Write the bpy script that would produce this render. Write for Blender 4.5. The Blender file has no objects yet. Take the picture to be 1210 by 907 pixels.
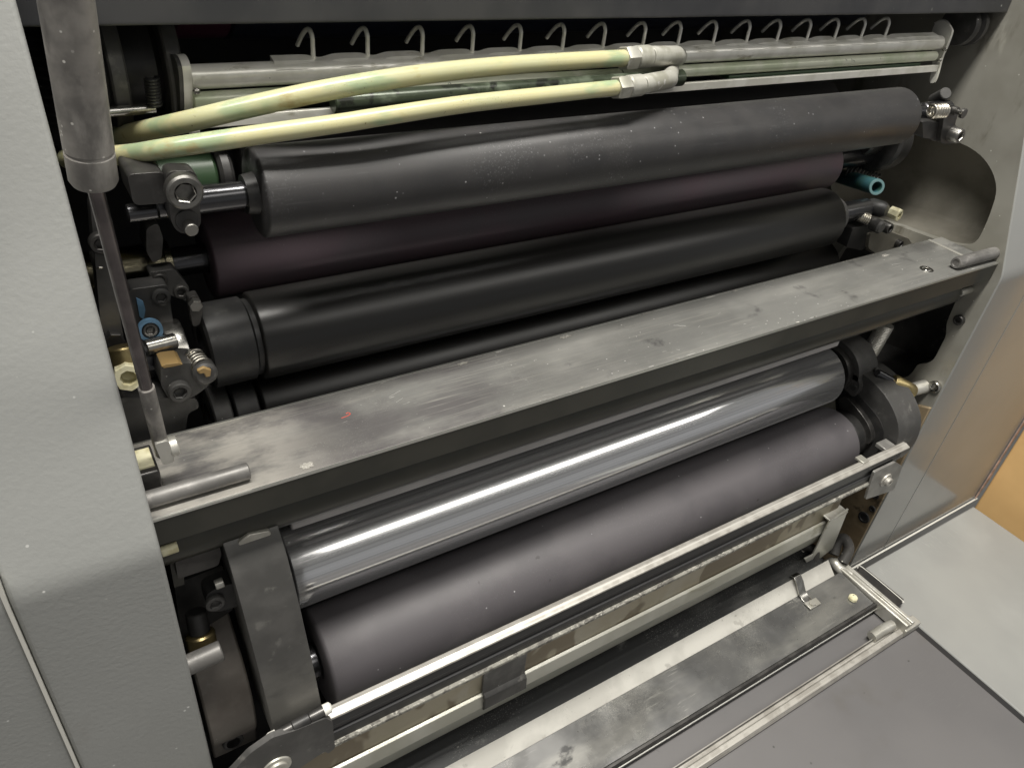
import bpy, math, random
from mathutils import Vector, Matrix
from mathutils.geometry import tessellate_polygon

# ------------------------------------------------------------------ camera, world, lamps
SC = bpy.context.scene
COL = SC.collection
random.seed(7)
# rows: the machine's X (along the rollers), Y (into the machine), Z (up) seen from the lens
RX = Vector((0.84367314, -0.23987823, 0.4802854))
RD = Vector((-0.10068422, 0.80805188, 0.58044367))
RY = Vector((0.52733132, 0.5380619, -0.65757971))
RD = (RD - RX * RD.dot(RX)).normalized()
RY = -(RD.cross(RX)).normalized() if RD.cross(RX).z < 0 else RD.cross(RX).normalized()
RZ = -RD
FPX, CX, CY = 908.0, 605.0, 453.5
cam_d = bpy.data.cameras.new("camera")
cam = bpy.data.objects.new("camera", cam_d)
COL.objects.link(cam)
right = Vector((RX.x, RY.x, RZ.x)); down = Vector((RX.y, RY.y, RZ.y)); fwd = Vector((RX.z, RY.z, RZ.z))
cam.matrix_world = Matrix((( right.x, -down.x, -fwd.x, 0), (right.y, -down.y, -fwd.y, 0),
                           (right.z, -down.z, -fwd.z, 0), (0, 0, 0, 1)))
cam_d.sensor_width = 36.0
cam_d.lens = 36.0 * FPX / 1210.0
cam_d.clip_start = 0.01
cam_d.clip_end = 50
SC.camera = cam

SC.view_settings.view_transform = 'Standard'
SC.view_settings.look = 'None'
SC.view_settings.exposure = 0.0
SC.view_settings.gamma = 1.0

w = bpy.data.worlds.new("World"); SC.world = w; w.use_nodes = True
nt = w.node_tree
bg = nt.nodes['Background']
tc = nt.nodes.new('ShaderNodeTexCoord'); sx = nt.nodes.new('ShaderNodeSeparateXYZ')
cr = nt.nodes.new('ShaderNodeValToRGB'); mr = nt.nodes.new('ShaderNodeMapRange')
nt.links.new(tc.outputs['Generated'], sx.inputs[0]); nt.links.new(sx.outputs['Z'], mr.inputs[0])
mr.inputs[1].default_value = -1; mr.inputs[2].default_value = 1
nt.links.new(mr.outputs[0], cr.inputs[0]); nt.links.new(cr.outputs[0], bg.inputs[0])
e = cr.color_ramp.elements
e[0].position = 0.30; e[0].color = (0.42, 0.41, 0.39, 1)  # band below the horizon raised as fill for undersides and gaps
e[1].position = 0.75; e[1].color = (0.55, 0.54, 0.51, 1)
m = e.new(0.5); m.color = (1.0, 1.0, 1.0, 1)
bg.inputs[1].default_value = 0.29

def lamp(name, loc, sx_, sy_, power, col=(1, 0.965, 0.90)):
    l = bpy.data.lights.new(name, 'AREA'); l.shape = 'RECTANGLE'; l.size = sx_; l.size_y = sy_
    l.energy = power; l.color = col
    o = bpy.data.objects.new(name, l); COL.objects.link(o); o.location = loc
    return o
lamp('ceiling_light_overhead', (0.05, 0.11, 1.50), 1.8, 0.28, 84)
lamp('ceiling_light_aisle', (1.4, -1.05, 1.15), 3.8, 0.60, 22)

# ------------------------------------------------------------------ measuring helper: a sight line cut by a machine plane
def at(px, py, X=None, Y=None, Z=None):
    c = Vector((px - CX, py - CY, FPX))
    r = Vector((RX.dot(c), RY.dot(c), RZ.dot(c)))
    k = X / r.x if X is not None else (Y / r.y if Y is not None else Z / r.z)
    return r * k

# ------------------------------------------------------------------ mesh helpers
def catmull(pts, n=8):
    pts = [Vector(p) for p in pts]
    P = [pts[0] * 2 - pts[1]] + pts + [pts[-1] * 2 - pts[-2]]
    out = []
    for i in range(1, len(P) - 2):
        for k in range(n):
            t = k / n
            a, b, c, d = P[i - 1], P[i], P[i + 1], P[i + 2]
            out.append(0.5 * ((2 * b) + (c - a) * t + (2 * a - 5 * b + 4 * c - d) * t * t + (3 * b - a - 3 * c + d) * t ** 3))
    out.append(pts[-1])
    return out

class MB:
    def __init__(s): s.v = []; s.f = []
    def add(s, vs, fs):
        k = len(s.v); s.v += [Vector(p) for p in vs]; s.f += [tuple(i + k for i in f) for f in fs]; return s
    def box(s, x0, x1, y0, y1, z0, z1, M=None):
        vs = [Vector((x, y, z)) for x in (x0, x1) for y in (y0, y1) for z in (z0, z1)]
        if M is not None: vs = [M @ p for p in vs]
        return s.add(vs, [(0, 1, 3, 2), (4, 6, 7, 5), (0, 4, 5, 1), (2, 3, 7, 6), (0, 2, 6, 4), (1, 5, 7, 3)])
    def lathe(s, p0, d, prof, seg=40):
        p0 = Vector(p0); d = Vector(d).normalized()
        u = d.orthogonal().normalized(); w_ = d.cross(u)
        rings = []; vs = []; fs = []
        for t, r in prof:
            if r <= 1e-7:
                rings.append([len(vs)]); vs.append(p0 + d * t)
            else:
                rings.append(list(range(len(vs), len(vs) + seg)))
                vs += [p0 + d * t + (u * math.cos(2 * math.pi * i / seg) + w_ * math.sin(2 * math.pi * i / seg)) * r for i in range(seg)]
        for a, b in zip(rings, rings[1:]):
            for i in range(seg):
                j = (i + 1) % seg
                if len(a) == 1 and len(b) == 1: continue
                if len(a) == 1: fs.append((a[0], b[i], b[j]))
                elif len(b) == 1: fs.append((a[i], b[0], a[j]))
                else: fs.append((a[i], b[i], b[j], a[j]))
        return s.add(vs, fs)
    def cyl(s, p0, p1, r, seg=32, ch=None, r2=None):
        p0 = Vector(p0); p1 = Vector(p1); L = (p1 - p0).length
        r2 = r if r2 is None else r2
        c = min(r, r2) * 0.12 if ch is None else ch
        return s.lathe(p0, p1 - p0, [(0, 0), (0, r - c), (c, r), (L - c, r2), (L, r2 - c), (L, 0)], seg)
    def pipe(s, p0, p1, ro, ri, seg=32):
        p0 = Vector(p0); p1 = Vector(p1); L = (p1 - p0).length
        return s.lathe(p0, p1 - p0, [(0, ri), (0, ro), (L, ro), (L, ri), (0, ri)], seg)
    def screw(s, p, d, r, h, seg=24):
        s.lathe(p, d, [(0, 0), (0, r), (h * .85, r), (h, r * .88), (h, r * .60)], seg)
        return s.lathe(p, d, [(h, r * .60), (h * .92, r * .54), (h * .35, r * .50), (h * .35, 0)], 6)
    def hexnut(s, p0, p1, r):
        p0 = Vector(p0); p1 = Vector(p1); L = (p1 - p0).length
        return s.lathe(p0, p1 - p0, [(0, 0), (0, r * .9), (L * .15, r), (L * .85, r), (L, r * .9), (L, 0)], 6)
    def tube(s, pts, r, seg=14, smooth=8, caps=True, rfun=None):
        P = catmull(pts, smooth) if smooth else [Vector(p) for p in pts]
        n = len(P); vs = []; fs = []
        t = (P[1] - P[0]).normalized(); u = t.orthogonal().normalized()
        for i in range(n):
            t = (P[min(i + 1, n - 1)] - P[max(i - 1, 0)]).normalized()
            u = (u - t * u.dot(t)).normalized(); w_ = t.cross(u)
            rr = r if rfun is None else r * rfun(i / (n - 1))
            vs += [P[i] + (u * math.cos(2 * math.pi * k / seg) + w_ * math.sin(2 * math.pi * k / seg)) * rr for k in range(seg)]
        for i in range(n - 1):
            for k in range(seg):
                l = (k + 1) % seg
                fs.append((i * seg + k, i * seg + l, (i + 1) * seg + l, (i + 1) * seg + k))
        if caps: fs.append(tuple(range(seg - 1, -1, -1))); fs.append(tuple(range((n - 1) * seg, n * seg)))
        return s.add(vs, fs)
    def spring(s, p0, p1, R, r, turns, seg=8):
        p0 = Vector(p0); p1 = Vector(p1); d = (p1 - p0); L = d.length; d.normalize()
        u = d.orthogonal().normalized(); w_ = d.cross(u); N = int(turns * 14)
        pts = [p0 + d * (L * i / N) + (u * math.cos(2 * math.pi * turns * i / N) + w_ * math.sin(2 * math.pi * turns * i / N)) * R for i in range(N + 1)]
        return s.tube(pts, r, seg, smooth=0)
    def prism(s, pts, a, b, axis='X'):
        """closed 2D outline swept along an axis; outline is (y,z) for X, (x,z) for Y, (x,y) for Z"""
        def p3(p, t):
            if axis == 'X': return (t, p[0], p[1])
            if axis == 'Y': return (p[0], t, p[1])
            return (p[0], p[1], t)
        n = len(pts); vs = [p3(p, a) for p in pts] + [p3(p, b) for p in pts]
        fs = [(i, (i + 1) % n, n + (i + 1) % n, n + i) for i in range(n)]
        tri = tessellate_polygon([[Vector((p[0], p[1], 0)) for p in pts]])
        fs += [tuple(t) for t in tri] + [tuple(i + n for i in reversed(t)) for t in tri]
        return s.add(vs, fs)
    def sheet(s, outline, holes, a, b):
        """plate in the YZ plane from X=a to X=b with holes"""
        loops = [outline] + holes
        flat = [p for l in loops for p in l]; n = len(flat)
        tri = tessellate_polygon([[Vector((p[0], p[1], 0)) for p in l] for l in loops])
        vs = [(a, p[0], p[1]) for p in flat] + [(b, p[0], p[1]) for p in flat]
        fs = [tuple(t) for t in tri] + [tuple(i + n for i in reversed(t)) for t in tri]
        k = 0
        for l in loops:
            for i in range(len(l)):
                j = (i + 1) % len(l); fs.append((k + i, k + j, n + k + j, n + k + i))
            k += len(l)
        return s.add(vs, fs)

def rounded(pts, r, n=5):
    """round the corners of a 2D outline"""
    out = []; m_ = len(pts)
    for i in range(m_):
        a, b, c = Vector(pts[i - 1]), Vector(pts[i]), Vector(pts[(i + 1) % m_])
        u = (a - b); v = (c - b); q = min(r, u.length * .45, v.length * .45)
        p0 = b + u.normalized() * q; p1 = b + v.normalized() * q
        for k in range(n + 1):
            t = k / n; out.append(tuple(p0 * (1 - t) ** 2 + b * 2 * t * (1 - t) + p1 * t * t))
    return out
def smoothloop(pts, n=4):
    P = [Vector((p[0], p[1], 0)) for p in pts]; m_ = len(P); out = []
    for i in range(m_):
        a, b, c, d = P[i - 1], P[i], P[(i + 1) % m_], P[(i + 2) % m_]
        for k in range(n):
            t = k / n
            q = 0.5 * ((2 * b) + (c - a) * t + (2 * a - 5 * b + 4 * c - d) * t * t + (3 * b - a - 3 * c + d) * t ** 3)
            out.append((q.x, q.y))
    return out

WORLD = {}
def _mesh(name, mb, mat, org, bevel, seg, ang):
    me = bpy.data.meshes.new(name)
    me.from_pydata([tuple(p - org) for p in mb.v], [], mb.f)
    me.validate()
    import bmesh
    bm = bmesh.new(); bm.from_mesh(me); bmesh.ops.recalc_face_normals(bm, faces=bm.faces); bm.to_mesh(me); bm.free()
    me.polygons.foreach_set('use_smooth', [True] * len(me.polygons))
    me.set_sharp_from_angle(angle=math.radians(ang))
    me.materials.append(mat)
    o = bpy.data.objects.new(name, me); COL.objects.link(o)
    if bevel:
        b = o.modifiers.new('bevel', 'BEVEL'); b.width = bevel; b.segments = seg; b.limit_method = 'ANGLE'; b.angle_limit = math.radians(40)
        b.harden_normals = False
    return o
def thing(name, label, cat, loc, group=None):
    o = bpy.data.objects.new(name, None); COL.objects.link(o); o.location = loc; o.empty_display_size = .02
    o['label'] = label; o['category'] = cat
    if group: o['group'] = group
    WORLD[o] = Vector(loc)
    return o
def part(name, mb, mat, parent, label=None, bevel=0, seg=2, ang=32):
    org = WORLD[parent]
    o = _mesh(name, mb, mat, org, bevel, seg, ang); o.parent = parent; WORLD[o] = org
    if label: o['label'] = label
    return o
def solo(name, mb, mat, label=None, cat=None, group=None, kind=None, bevel=0, seg=2, ang=32):
    lo = Vector([min(p[i] for p in mb.v) for i in range(3)]); hi = Vector([max(p[i] for p in mb.v) for i in range(3)])
    org = Vector(((lo.x + hi.x) / 2, (lo.y + hi.y) / 2, lo.z))
    o = _mesh(name, mb, mat, org, bevel, seg, ang); o.location = org; WORLD[o] = org
    if label: o['label'] = label
    if cat: o['category'] = cat
    if group: o['group'] = group
    if kind: o['kind'] = kind
    return o

# ------------------------------------------------------------------ materials
def mat(name, col, rough=.5, metal=0., spec=.5, var=None, stains=None, specks=None, streak=None, bump=None, rvar=None, coat=0, sss=None, grain=None, zone=None):
    """var=(scale,col2,lo,hi) soft mottling; stains=list of (scale,col,lo,hi,detail,mapscale); specks=list of (scale,size,density,col,maskscale);
    streak=(mapscale,col,lo,hi); bump=list of (scale,strength,dist,mapscale); rvar=(scale,rough2,mapscale)"""
    M = bpy.data.materials.new(name); M.use_nodes = True
    N = M.node_tree.nodes; L = M.node_tree.links
    B = N['Principled BSDF']
    B.inputs['Roughness'].default_value = rough; B.inputs['Metallic'].default_value = metal
    B.inputs['Specular IOR Level'].default_value = spec
    if coat: B.inputs['Coat Weight'].default_value = coat; B.inputs['Coat Roughness'].default_value = .12
    if sss: B.inputs['Subsurface Weight'].default_value = sss; B.inputs['Subsurface Radius'].default_value = (.004, .004, .002); B.inputs['Subsurface Scale'].default_value = 1
    T = N.new('ShaderNodeTexCoord')
    def noise(scale, ms=(1, 1, 1), detail=4, rr=.55, off=(0, 0, 0)):
        mp = N.new('ShaderNodeMapping'); mp.inputs['Scale'].default_value = ms; mp.inputs['Location'].default_value = off
        L.new(T.outputs['Object'], mp.inputs[0])
        n = N.new('ShaderNodeTexNoise'); n.inputs['Scale'].default_value = scale; n.inputs['Detail'].default_value = detail
        n.inputs['Roughness'].default_value = rr
        L.new(mp.outputs[0], n.inputs['Vector']); return n.outputs['Fac']
    def ramp(sock, lo, hi):
        r = N.new('ShaderNodeMapRange'); r.interpolation_type = 'SMOOTHSTEP'
        r.inputs[1].default_value = lo; r.inputs[2].default_value = hi
        L.new(sock, r.inputs[0]); return r.outputs[0]
    def mix(fac, a, b):
        x = N.new('ShaderNodeMix'); x.data_type = 'RGBA'
        L.new(fac, x.inputs[0])
        for i, v in ((6, a), (7, b)):
            if hasattr(v, 'is_linked'): L.new(v, x.inputs[i])
            else: x.inputs[i].default_value = (*v, 1)
        return x.outputs[2]
    def mul(a, b):
        x = N.new('ShaderNodeMath'); x.operation = 'MULTIPLY'; L.new(a, x.inputs[0])
        if hasattr(b, 'is_linked'): L.new(b, x.inputs[1])
        else: x.inputs[1].default_value = b
        return x.outputs[0]
    c = col; seed = 0
    rsock = None
    if var: c = mix(ramp(noise(var[0]), var[2], var[3]), c, var[1])
    for s in stains or []:
        seed += 3.7
        f = ramp(noise(s[0], s[5] if len(s) > 5 else (1, 1, 1), s[4] if len(s) > 4 else 5, .6, (seed, seed * 2, -seed)), s[2], s[3])
        c = mix(f, c, s[1])
    if streak: c = mix(ramp(noise(1, streak[0], 3), streak[2], streak[3]), c, streak[1])
    dust = None
    for s in specks or []:
        seed += 5.1
        v = N.new('ShaderNodeTexVoronoi'); v.inputs['Scale'].default_value = s[0]; v.inputs['Randomness'].default_value = 1
        n2 = N.new('ShaderNodeMapping'); n2.inputs['Location'].default_value = (seed, seed, seed)
        if len(s) > 5: n2.inputs['Scale'].default_value = s[5]
        L.new(T.outputs['Object'], n2.inputs[0]); L.new(n2.outputs[0], v.inputs['Vector'])
        d = ramp(v.outputs['Distance'], s[1] * 1.6, s[1] * .9)
        sep = N.new('ShaderNodeSeparateColor'); L.new(v.outputs['Color'], sep.inputs[0])
        g = ramp(sep.outputs[0], 1 - s[2], 1 - s[2] + .04)
        f = mul(d, g)
        mk = ramp(noise(s[4], detail=3, off=(seed, 0, 0)), .40, .58); f = mul(f, mk)
        c = mix(f, c, s[3])
        dust = f if dust is None else dust
    for z_ in zone or []:
        # pale powder and darker tones laid over one stretch: (axis, from, to, noise scale, lo, hi, colour)
        seed += 1.9
        sp_ = N.new('ShaderNodeSeparateXYZ'); L.new(T.outputs['Object'], sp_.inputs[0])
        f = mul(ramp(sp_.outputs[z_[0]], z_[1], z_[2]), ramp(noise(z_[3], (.6, 1.4, 1), 8, .62, (seed, 0, seed)), z_[4], z_[5]))
        c = mix(f, c, z_[6])
    for g_ in grain or []:
        # (scale, mapscale, lo, hi, mask scale, mask lo, mask hi, colour)
        seed += 2.3
        f = ramp(noise(g_[0], g_[1], 2, .7, (seed, -seed, seed)), g_[2], g_[3])
        f = mul(f, ramp(noise(g_[4], (1, 1, 1), 5, .62, (seed * 2, seed, 0)), g_[5], g_[6]))
        c = mix(f, c, g_[7])
    if not isinstance(c, tuple): L.new(c, B.inputs['Base Color'])
    else: B.inputs['Base Color'].default_value = (*c, 1)
    if rvar:
        n_ = ramp(noise(rvar[0], rvar[2] if len(rvar) > 2 else (1, 1, 1), 5), .35, .65)
        x = N.new('ShaderNodeMapRange'); L.new(n_, x.inputs[0]); x.inputs[3].default_value = rough; x.inputs[4].default_value = rvar[1]
        L.new(x.outputs[0], B.inputs['Roughness'])
    prev = None
    for b in bump or []:
        bn = N.new('ShaderNodeBump'); bn.inputs['Strength'].default_value = b[1]; bn.inputs['Distance'].default_value = b[2]
        L.new(noise(b[0], b[3] if len(b) > 3 else (1, 1, 1), 3), bn.inputs['Height'])
        if prev: L.new(prev, bn.inputs['Normal'])
        prev = bn.outputs['Normal']
    if prev: L.new(prev, B.inputs['Normal'])
    return M

WHITE = (.75, .74, .70)
PAINT = mat('grey_hammered_paint', (.275, .28, .27), .40, 0, .5, var=(6, (.26, .265, .255), .4, .6), specks=[(90, .05, .45, (.62, .62, .6), 20), (35, .014, .16, (.05, .035, .025), 9)], stains=[(13, (.235, .23, .215), .64, .8, 5)], grain=[(1, (260, 60, 60), .66, .72, 7, .55, .7, (.36, .36, .345))], bump=[(330, .28, .0006), (800, .10, .0003)])
PAINT_R = mat('grey_smooth_paint', (.265, .268, .258), .13, 0, .6, var=(5, (.245, .248, .24), .4, .6),
              specks=[(40, .03, .2, (.7, .7, .68), 12)], bump=[(260, .05, .0004)], rvar=(9, .2))
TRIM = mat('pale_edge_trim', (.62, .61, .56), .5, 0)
GUARD = mat('dark_grey_guard_paint', (.048, .049, .053), .38, 0, .5, var=(14, (.07, .07, .072), .4, .6),
            stains=[(60, (.22, .22, .2), .70, .74, 3, (1, 6, .5))], specks=[(70, .05, .25, (.5, .5, .48), 9)], bump=[(400, .08, .0004)])
WALLM = mat('worn_green_grey_steel', (.265, .257, .222), .48, .35, .5, var=(11, (.33, .322, .285), .38, .62),
            stains=[(26, (.10, .09, .065), .53, .70, 6, (1, 1, .35)), (45, (.40, .39, .34), .60, .75, 6, (1, 1, .3))],
            specks=[(120, .06, .2, (.6, .6, .55), 12)], bump=[(300, .1, .0005)], rvar=(14, .32))
WALLLOW = mat('rusty_brown_steel', (.20, .15, .09), .55, .3, .5, var=(30, (.27, .21, .13), .4, .6),
              stains=[(40, (.06, .045, .03), .55, .68, 6)], bump=[(200, .2, .0006)])
POCKET = mat('oily_cast_recess', (.21, .198, .165), .36, .35, .5, var=(18, (.28, .265, .225), .4, .65), stains=[(14, (.13, .122, .10), .50, .72, 7)], bump=[(120, .15, .001)])
BLACKHOLE = mat('black_oily_inside', (.03, .03, .029), .5)
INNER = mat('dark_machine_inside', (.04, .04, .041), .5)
RUB1 = mat('grey_black_rubber', (.021, .0205, .021), .40, 0, .55, var=(40, (.026, .025, .025), .4, .6), specks=[(210, .085, .5, (.17, .17, .175), 13), (120, .05, .35, (.32, .32, .32), 11)], grain=[(900, (1, 1, 1), .58, .68, 13, .46, .66, (.10, .10, .102)), (1, (30, 900, 900), .60, .70, 9, .45, .65, (.045, .044, .044))], bump=[(700, .04, .0003)], rvar=(25, .47))
RUB2 = mat('purple_black_rubber', (.074, .058, .066), .42, 0, .5, var=(22, (.080, .057, .067), .4, .6), grain=[(900, (1, 1, 1), .62, .72, 14, .46, .66, (.14, .125, .13))])
RUB3 = mat('satin_black_rubber', (.0125, .0122, .0115), .29, 0, .55, specks=[(90, .025, .12, (.15, .15, .14), 12)], grain=[(1, (20, 900, 900), .60, .72, 7, .45, .65, (.02, .02, .019))], rvar=(16, .37, (.3, 4, 4)))
RUBC = mat('worn_collar_rubber', (.014, .014, .014), .42, 0, .5, var=(45, (.028, .028, .027), .45, .65), stains=[(70, (.07, .07, .068), .62, .76, 5)])
RUBG = mat('soft_grey_rubber', (.082, .076, .081), .56, 0, .5, var=(18, (.068, .063, .068), .42, .6), stains=[(70, (.035, .031, .033), .735, .77, 2)], specks=[(120, .055, .35, (.45, .44, .45), 14)], grain=[(1100, (1, 1, 1), .58, .70, 9, .45, .7, (.13, .125, .13))], bump=[(900, .05, .0002)], rvar=(12, .52))
NAVY = mat('navy_black_ink', (.012, .014, .024), .3)
PURPLE = mat('dark_plum_ink', (.055, .012, .028), .4)
CHROME = mat('polished_chrome', (.84, .845, .855), .11, .84, .5, streak=((.35, 700, 700), (.68, .68, .69), .45, .62), grain=[(1, (8, 500, 500), .60, .68, 6, .45, .65, (.52, .52, .53))], bump=[(1, .03, .0003, (.5, 260, 260))], rvar=(1, .22, (.5, 160, 160)))
for k_, v_ in (('Sheen Weight', .25), ('Sheen Roughness', .35)): CHROME.node_tree.nodes['Principled BSDF'].inputs[k_].default_value = v_
STEEL = mat('bright_steel', (.56, .55, .52), .27, 1, var=(90, (.40, .39, .36), .4, .6))
DSTEEL = mat('dark_oiled_steel', (.058, .056, .054), .36, .7, .5, var=(60, (.095, .092, .088), .4, .62), specks=[(260, .05, .15, (.3, .3, .28), 25)])
SHAFT = mat('blackened_shaft_steel', (.09, .09, .095), .22, .9)
CAST = mat('charcoal_casting', (.055, .054, .052), .48, .25, .5, var=(38, (.085, .083, .08), .42, .62),
           stains=[(50, (.18, .175, .16), .60, .74, 5)], specks=[(200, .07, .25, (.45, .45, .42), 22)], bump=[(420, .14, .0005)])
BLACKP = mat('matte_black_part', (.022, .022, .022), .45, .2, .5, var=(60, (.035, .034, .033), .4, .6))
BRASS = mat('aged_brass', (.42, .34, .17), .34, .9, var=(60, (.25, .20, .10), .42, .62))
BRASSB = mat('bright_brass_shaft', (.34, .31, .22), .2, 1, var=(70, (.22, .2, .14), .42, .62))
ALU = mat('dull_pale_metal', (.50, .49, .45), .38, .55, .5, var=(40, (.40, .39, .345), .42, .6),
          stains=[(80, (.22, .205, .15), .62, .74, 5, (.4, 1, 1))], specks=[(240, .08, .2, (.12, .12, .09), 30)], bump=[(300, .08, .0004)])
ALUG = mat('greenish_ink_tinted_pipe', (.60, .62, .50), .36, .25, .5, var=(35, (.46, .51, .36), .42, .62), stains=[(90, (.05, .06, .035), .66, .72, 5)])
GREEN = mat('dark_green_inked_rod', (.035, .045, .028), .28, .3, .5, var=(60, (.10, .12, .085), .5, .68), stains=[(110, (.012, .014, .01), .52, .62, 5)])
GREENR = mat('deep_green_rubber', (.030, .060, .028), .4)
HOSE = mat('yellowed_translucent_hose', (.40, .398, .245), .30, 0, .5, var=(22, (.43, .405, .235), .40, .62), stains=[(45, (.27, .33, .20), .52, .66, 3, (.5, 1, 1)), (60, (.30, .25, .12), .62, .74, 5, (.5, 1, 1)), (160, (.16, .13, .06), .70, .74, 4)], grain=[(900, (1, 1, 1), .62, .72, 20, .5, .66, (.2, .18, .1))], sss=.35)
HOSET = mat('teal_rubber_tube', (.035, .10, .115), .35, 0, .5, var=(60, (.035, .09, .07), .45, .62))
BARTOP = mat('worn_bar_steel', (.175, .175, .166), .38, .5, .5, var=(9, (.20, .20, .188), .38, .62), stains=[(10, (.30, .296, .275), .46, .72, 9, (.35, 2.2, 1)), (26, (.075, .072, .073), .60, .74, 6), (40, (.30, .295, .27), .60, .78, 9, (.25, 2.5, 1))], zone=[('X', -.06, -.20, 14, .34, .62, (.115, .109, .109)), ('X', .20, .33, 12, .46, .70, (.12, .118, .112)), ('X', -.265, -.335, 34, .40, .60, (.34, .325, .295)), ('X', .34, .385, 34, .44, .62, (.34, .335, .31))], specks=[(170, .065, .62, (.6, .59, .56), 18), (70, .034, .4, (.75, .74, .70), 12)], grain=[(1, (14, 700, 400), .54, .70, 10, .38, .62, (.25, .245, .225)), (1, (120, 500, 400), .64, .74, 22, .48, .62, (.32, .315, .295)), (1000, (1, 1, 1), .58, .72, 16, .42, .64, (.28, .275, .255))], bump=[(1, .06, .0005, (20, 700, 300)), (260, .12, .0004)], rvar=(12, .55))
BARDUST = mat('white_powder_dust', (.26, .25, .225), .8, 0, .3, var=(60, (.15, .145, .13), .4, .6), grain=[(900, (1, 1, 1), .55, .65, 30, .4, .6, (.5, .49, .46))])
BARTUBE = mat('dark_olive_tube', (.034, .034, .028), .34, .3, .5, var=(20, (.045, .044, .036), .4, .6), specks=[(70, .035, .18, (.4, .4, .36), 12)])
EDGE = mat('bare_metal_edge', (.62, .62, .58), .3, .9)
RAILB = mat('black_anodised_rail', (.030, .030, .031), .27, .4, .5, specks=[(200, .06, .14, (.35, .35, .33), 18)], rvar=(1, .36, (2, 200, 200)))
RAILW = mat('pale_ground_metal', (.40, .385, .35), .42, .35, .5, var=(70, (.30, .285, .255), .4, .6), streak=((3, 600, 600), (.48, .465, .43), .5, .65), specks=[(160, .07, .14, (.2, .18, .15), 22)])
CRUST = mat('crusted_pale_lip', (.20, .195, .17), .7, .1, .4, var=(160, (.09, .085, .075), .45, .6), grain=[(700, (.5, 1, 1), .52, .62, 60, .4, .6, (.36, .35, .31))], bump=[(500, .5, .0008)])
STAIN = mat('stained_trough_plate', (.27, .25, .20), .42, .35, .5, var=(10, (.24, .21, .15), .4, .6),
            stains=[(9, (.12, .095, .06), .50, .53, 3, (1.5, 1, 1)), (9, (.25, .225, .165), .53, .56, 3, (1.5, 1, 1)), (30, (.07, .055, .035), .64, .72, 5)])
PALE = mat('pale_frame_metal', (.50, .495, .445), .34, .45, .5, var=(16, (.41, .405, .35), .4, .62), stains=[(40, (.30, .29, .22), .6, .72, 5, (.4, 1, 1))], specks=[(150, .06, .14, (.15, .14, .1), 18)])
PALEG = mat('green_grey_frame_metal', (.30, .305, .265), .36, .5, .5, var=(16, (.37, .37, .325), .4, .62))
PANB = mat('shade_dark_pan_slope', (.045, .046, .046), .20, .6, .5, stains=[(16, (.13, .13, .125), .52, .70, 8, (.35, 1, 1)), (40, (.20, .20, .19), .62, .74, 8, (.6, 1, 1))], grain=[(900, (1, 1, 1), .60, .70, 14, .46, .62, (.28, .28, .26))])  # dark base paints in the shade of rail and trough, pale smears on top
PANW = mat('powdered_white_flange', (.50, .49, .45), .5, .15, .5, var=(30, (.43, .42, .385), .4, .6), stains=[(60, (.36, .35, .32), .62, .68, 6), (140, (.28, .27, .24), .68, .74, 5)], grain=[(900, (1, 1, 1), .58, .68, 18, .45, .6, (.34, .33, .30))])
PANF = mat('dusty_zinc_pan', (.17, .171, .169), .22, .7, .5, var=(10, (.21, .21, .206), .4, .62), stains=[(13, (.34, .335, .31), .48, .74, 9, (.4, 1.5, 1)), (30, (.09, .09, .09), .64, .72, 7, (.6, 1, 1))], specks=[(210, .035, .3, (.65, .64, .6), 13)], grain=[(1300, (1, 1, 1), .46, .64, 12, .46, .62, (.38, .375, .345)), (1, (30, 300, 300), .60, .72, 14, .46, .62, (.42, .415, .385))], bump=[(160, .06, .0005)], rvar=(16, .40))
PLATE = mat('grey_step_plate', (.112, .109, .110), .46, 0, .5, var=(5, (.126, .122, .122), .4, .62), stains=[(10, (.10, .095, .089), .58, .75, 4), (50, (.05, .048, .045), .73, .76, 2)], specks=[(45, .02, .2, (.03, .03, .03), 10), (80, .018, .2, (.4, .4, .38), 12)], grain=[(1, (60, 900, 900), .60, .68, 8, .52, .7, (.13, .128, .125))], bump=[(700, .06, .0003)], rvar=(9, .40))
PLATER = mat('pale_grey_plate', (.285, .288, .275), .44, 0, .5, var=(5, (.255, .258, .248), .4, .62), stains=[(6, (.31, .313, .30), .5, .75, 4), (22, (.24, .235, .222), .66, .8, 5)], specks=[(42, .022, .22, (.07, .07, .065), 9), (60, .018, .16, (.5, .5, .47), 10)], grain=[(1, (500, 60, 900), .62, .68, 8, .52, .7, (.32, .325, .31))], bump=[(700, .05, .0003)], rvar=(8, .38))
CARD = mat('brown_cardboard', (.70, .455, .20), .75, 0, .3, var=(14, (.66, .425, .185), .4, .6), stains=[(70, (.58, .40, .2), .66, .72, 4, (1, 1, .4))], bump=[(300, .1, .0004)])
PINKEDGE = mat('pinkish_strip', (.55, .36, .28), .35, 0, .5, var=(60, (.30, .2, .16), .4, .6))
GAP = mat('black_gap_shade', (.012, .012, .013), .6)  # black that paints in the shade between the two plates
STRUT = mat('dusty_strut_cylinder', (.155, .147, .138), .50, .2, .5, var=(55, (.27, .255, .235), .38, .62), stains=[(40, (.36, .345, .32), .56, .72, 7, (1, 1, .4)), (70, (.10, .094, .088), .58, .72, 6, (1, 1, .45))], specks=[(260, .10, .45, (.6, .58, .54), 30), (160, .06, .35, (.66, .64, .6), 25)], bump=[(300, .2, .0005)])
ROD = mat('purple_grey_rod', (.17, .15, .15), .22, .85, .5, var=(50, (.11, .10, .10), .4, .6), specks=[(200, .06, .2, (.5, .48, .45), 30)])
CREAM = mat('cream_nylon', (.66, .63, .44), .5, 0, .5, var=(120, (.5, .46, .28), .42, .62), stains=[(160, (.10, .09, .05), .62, .70, 5)])
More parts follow.
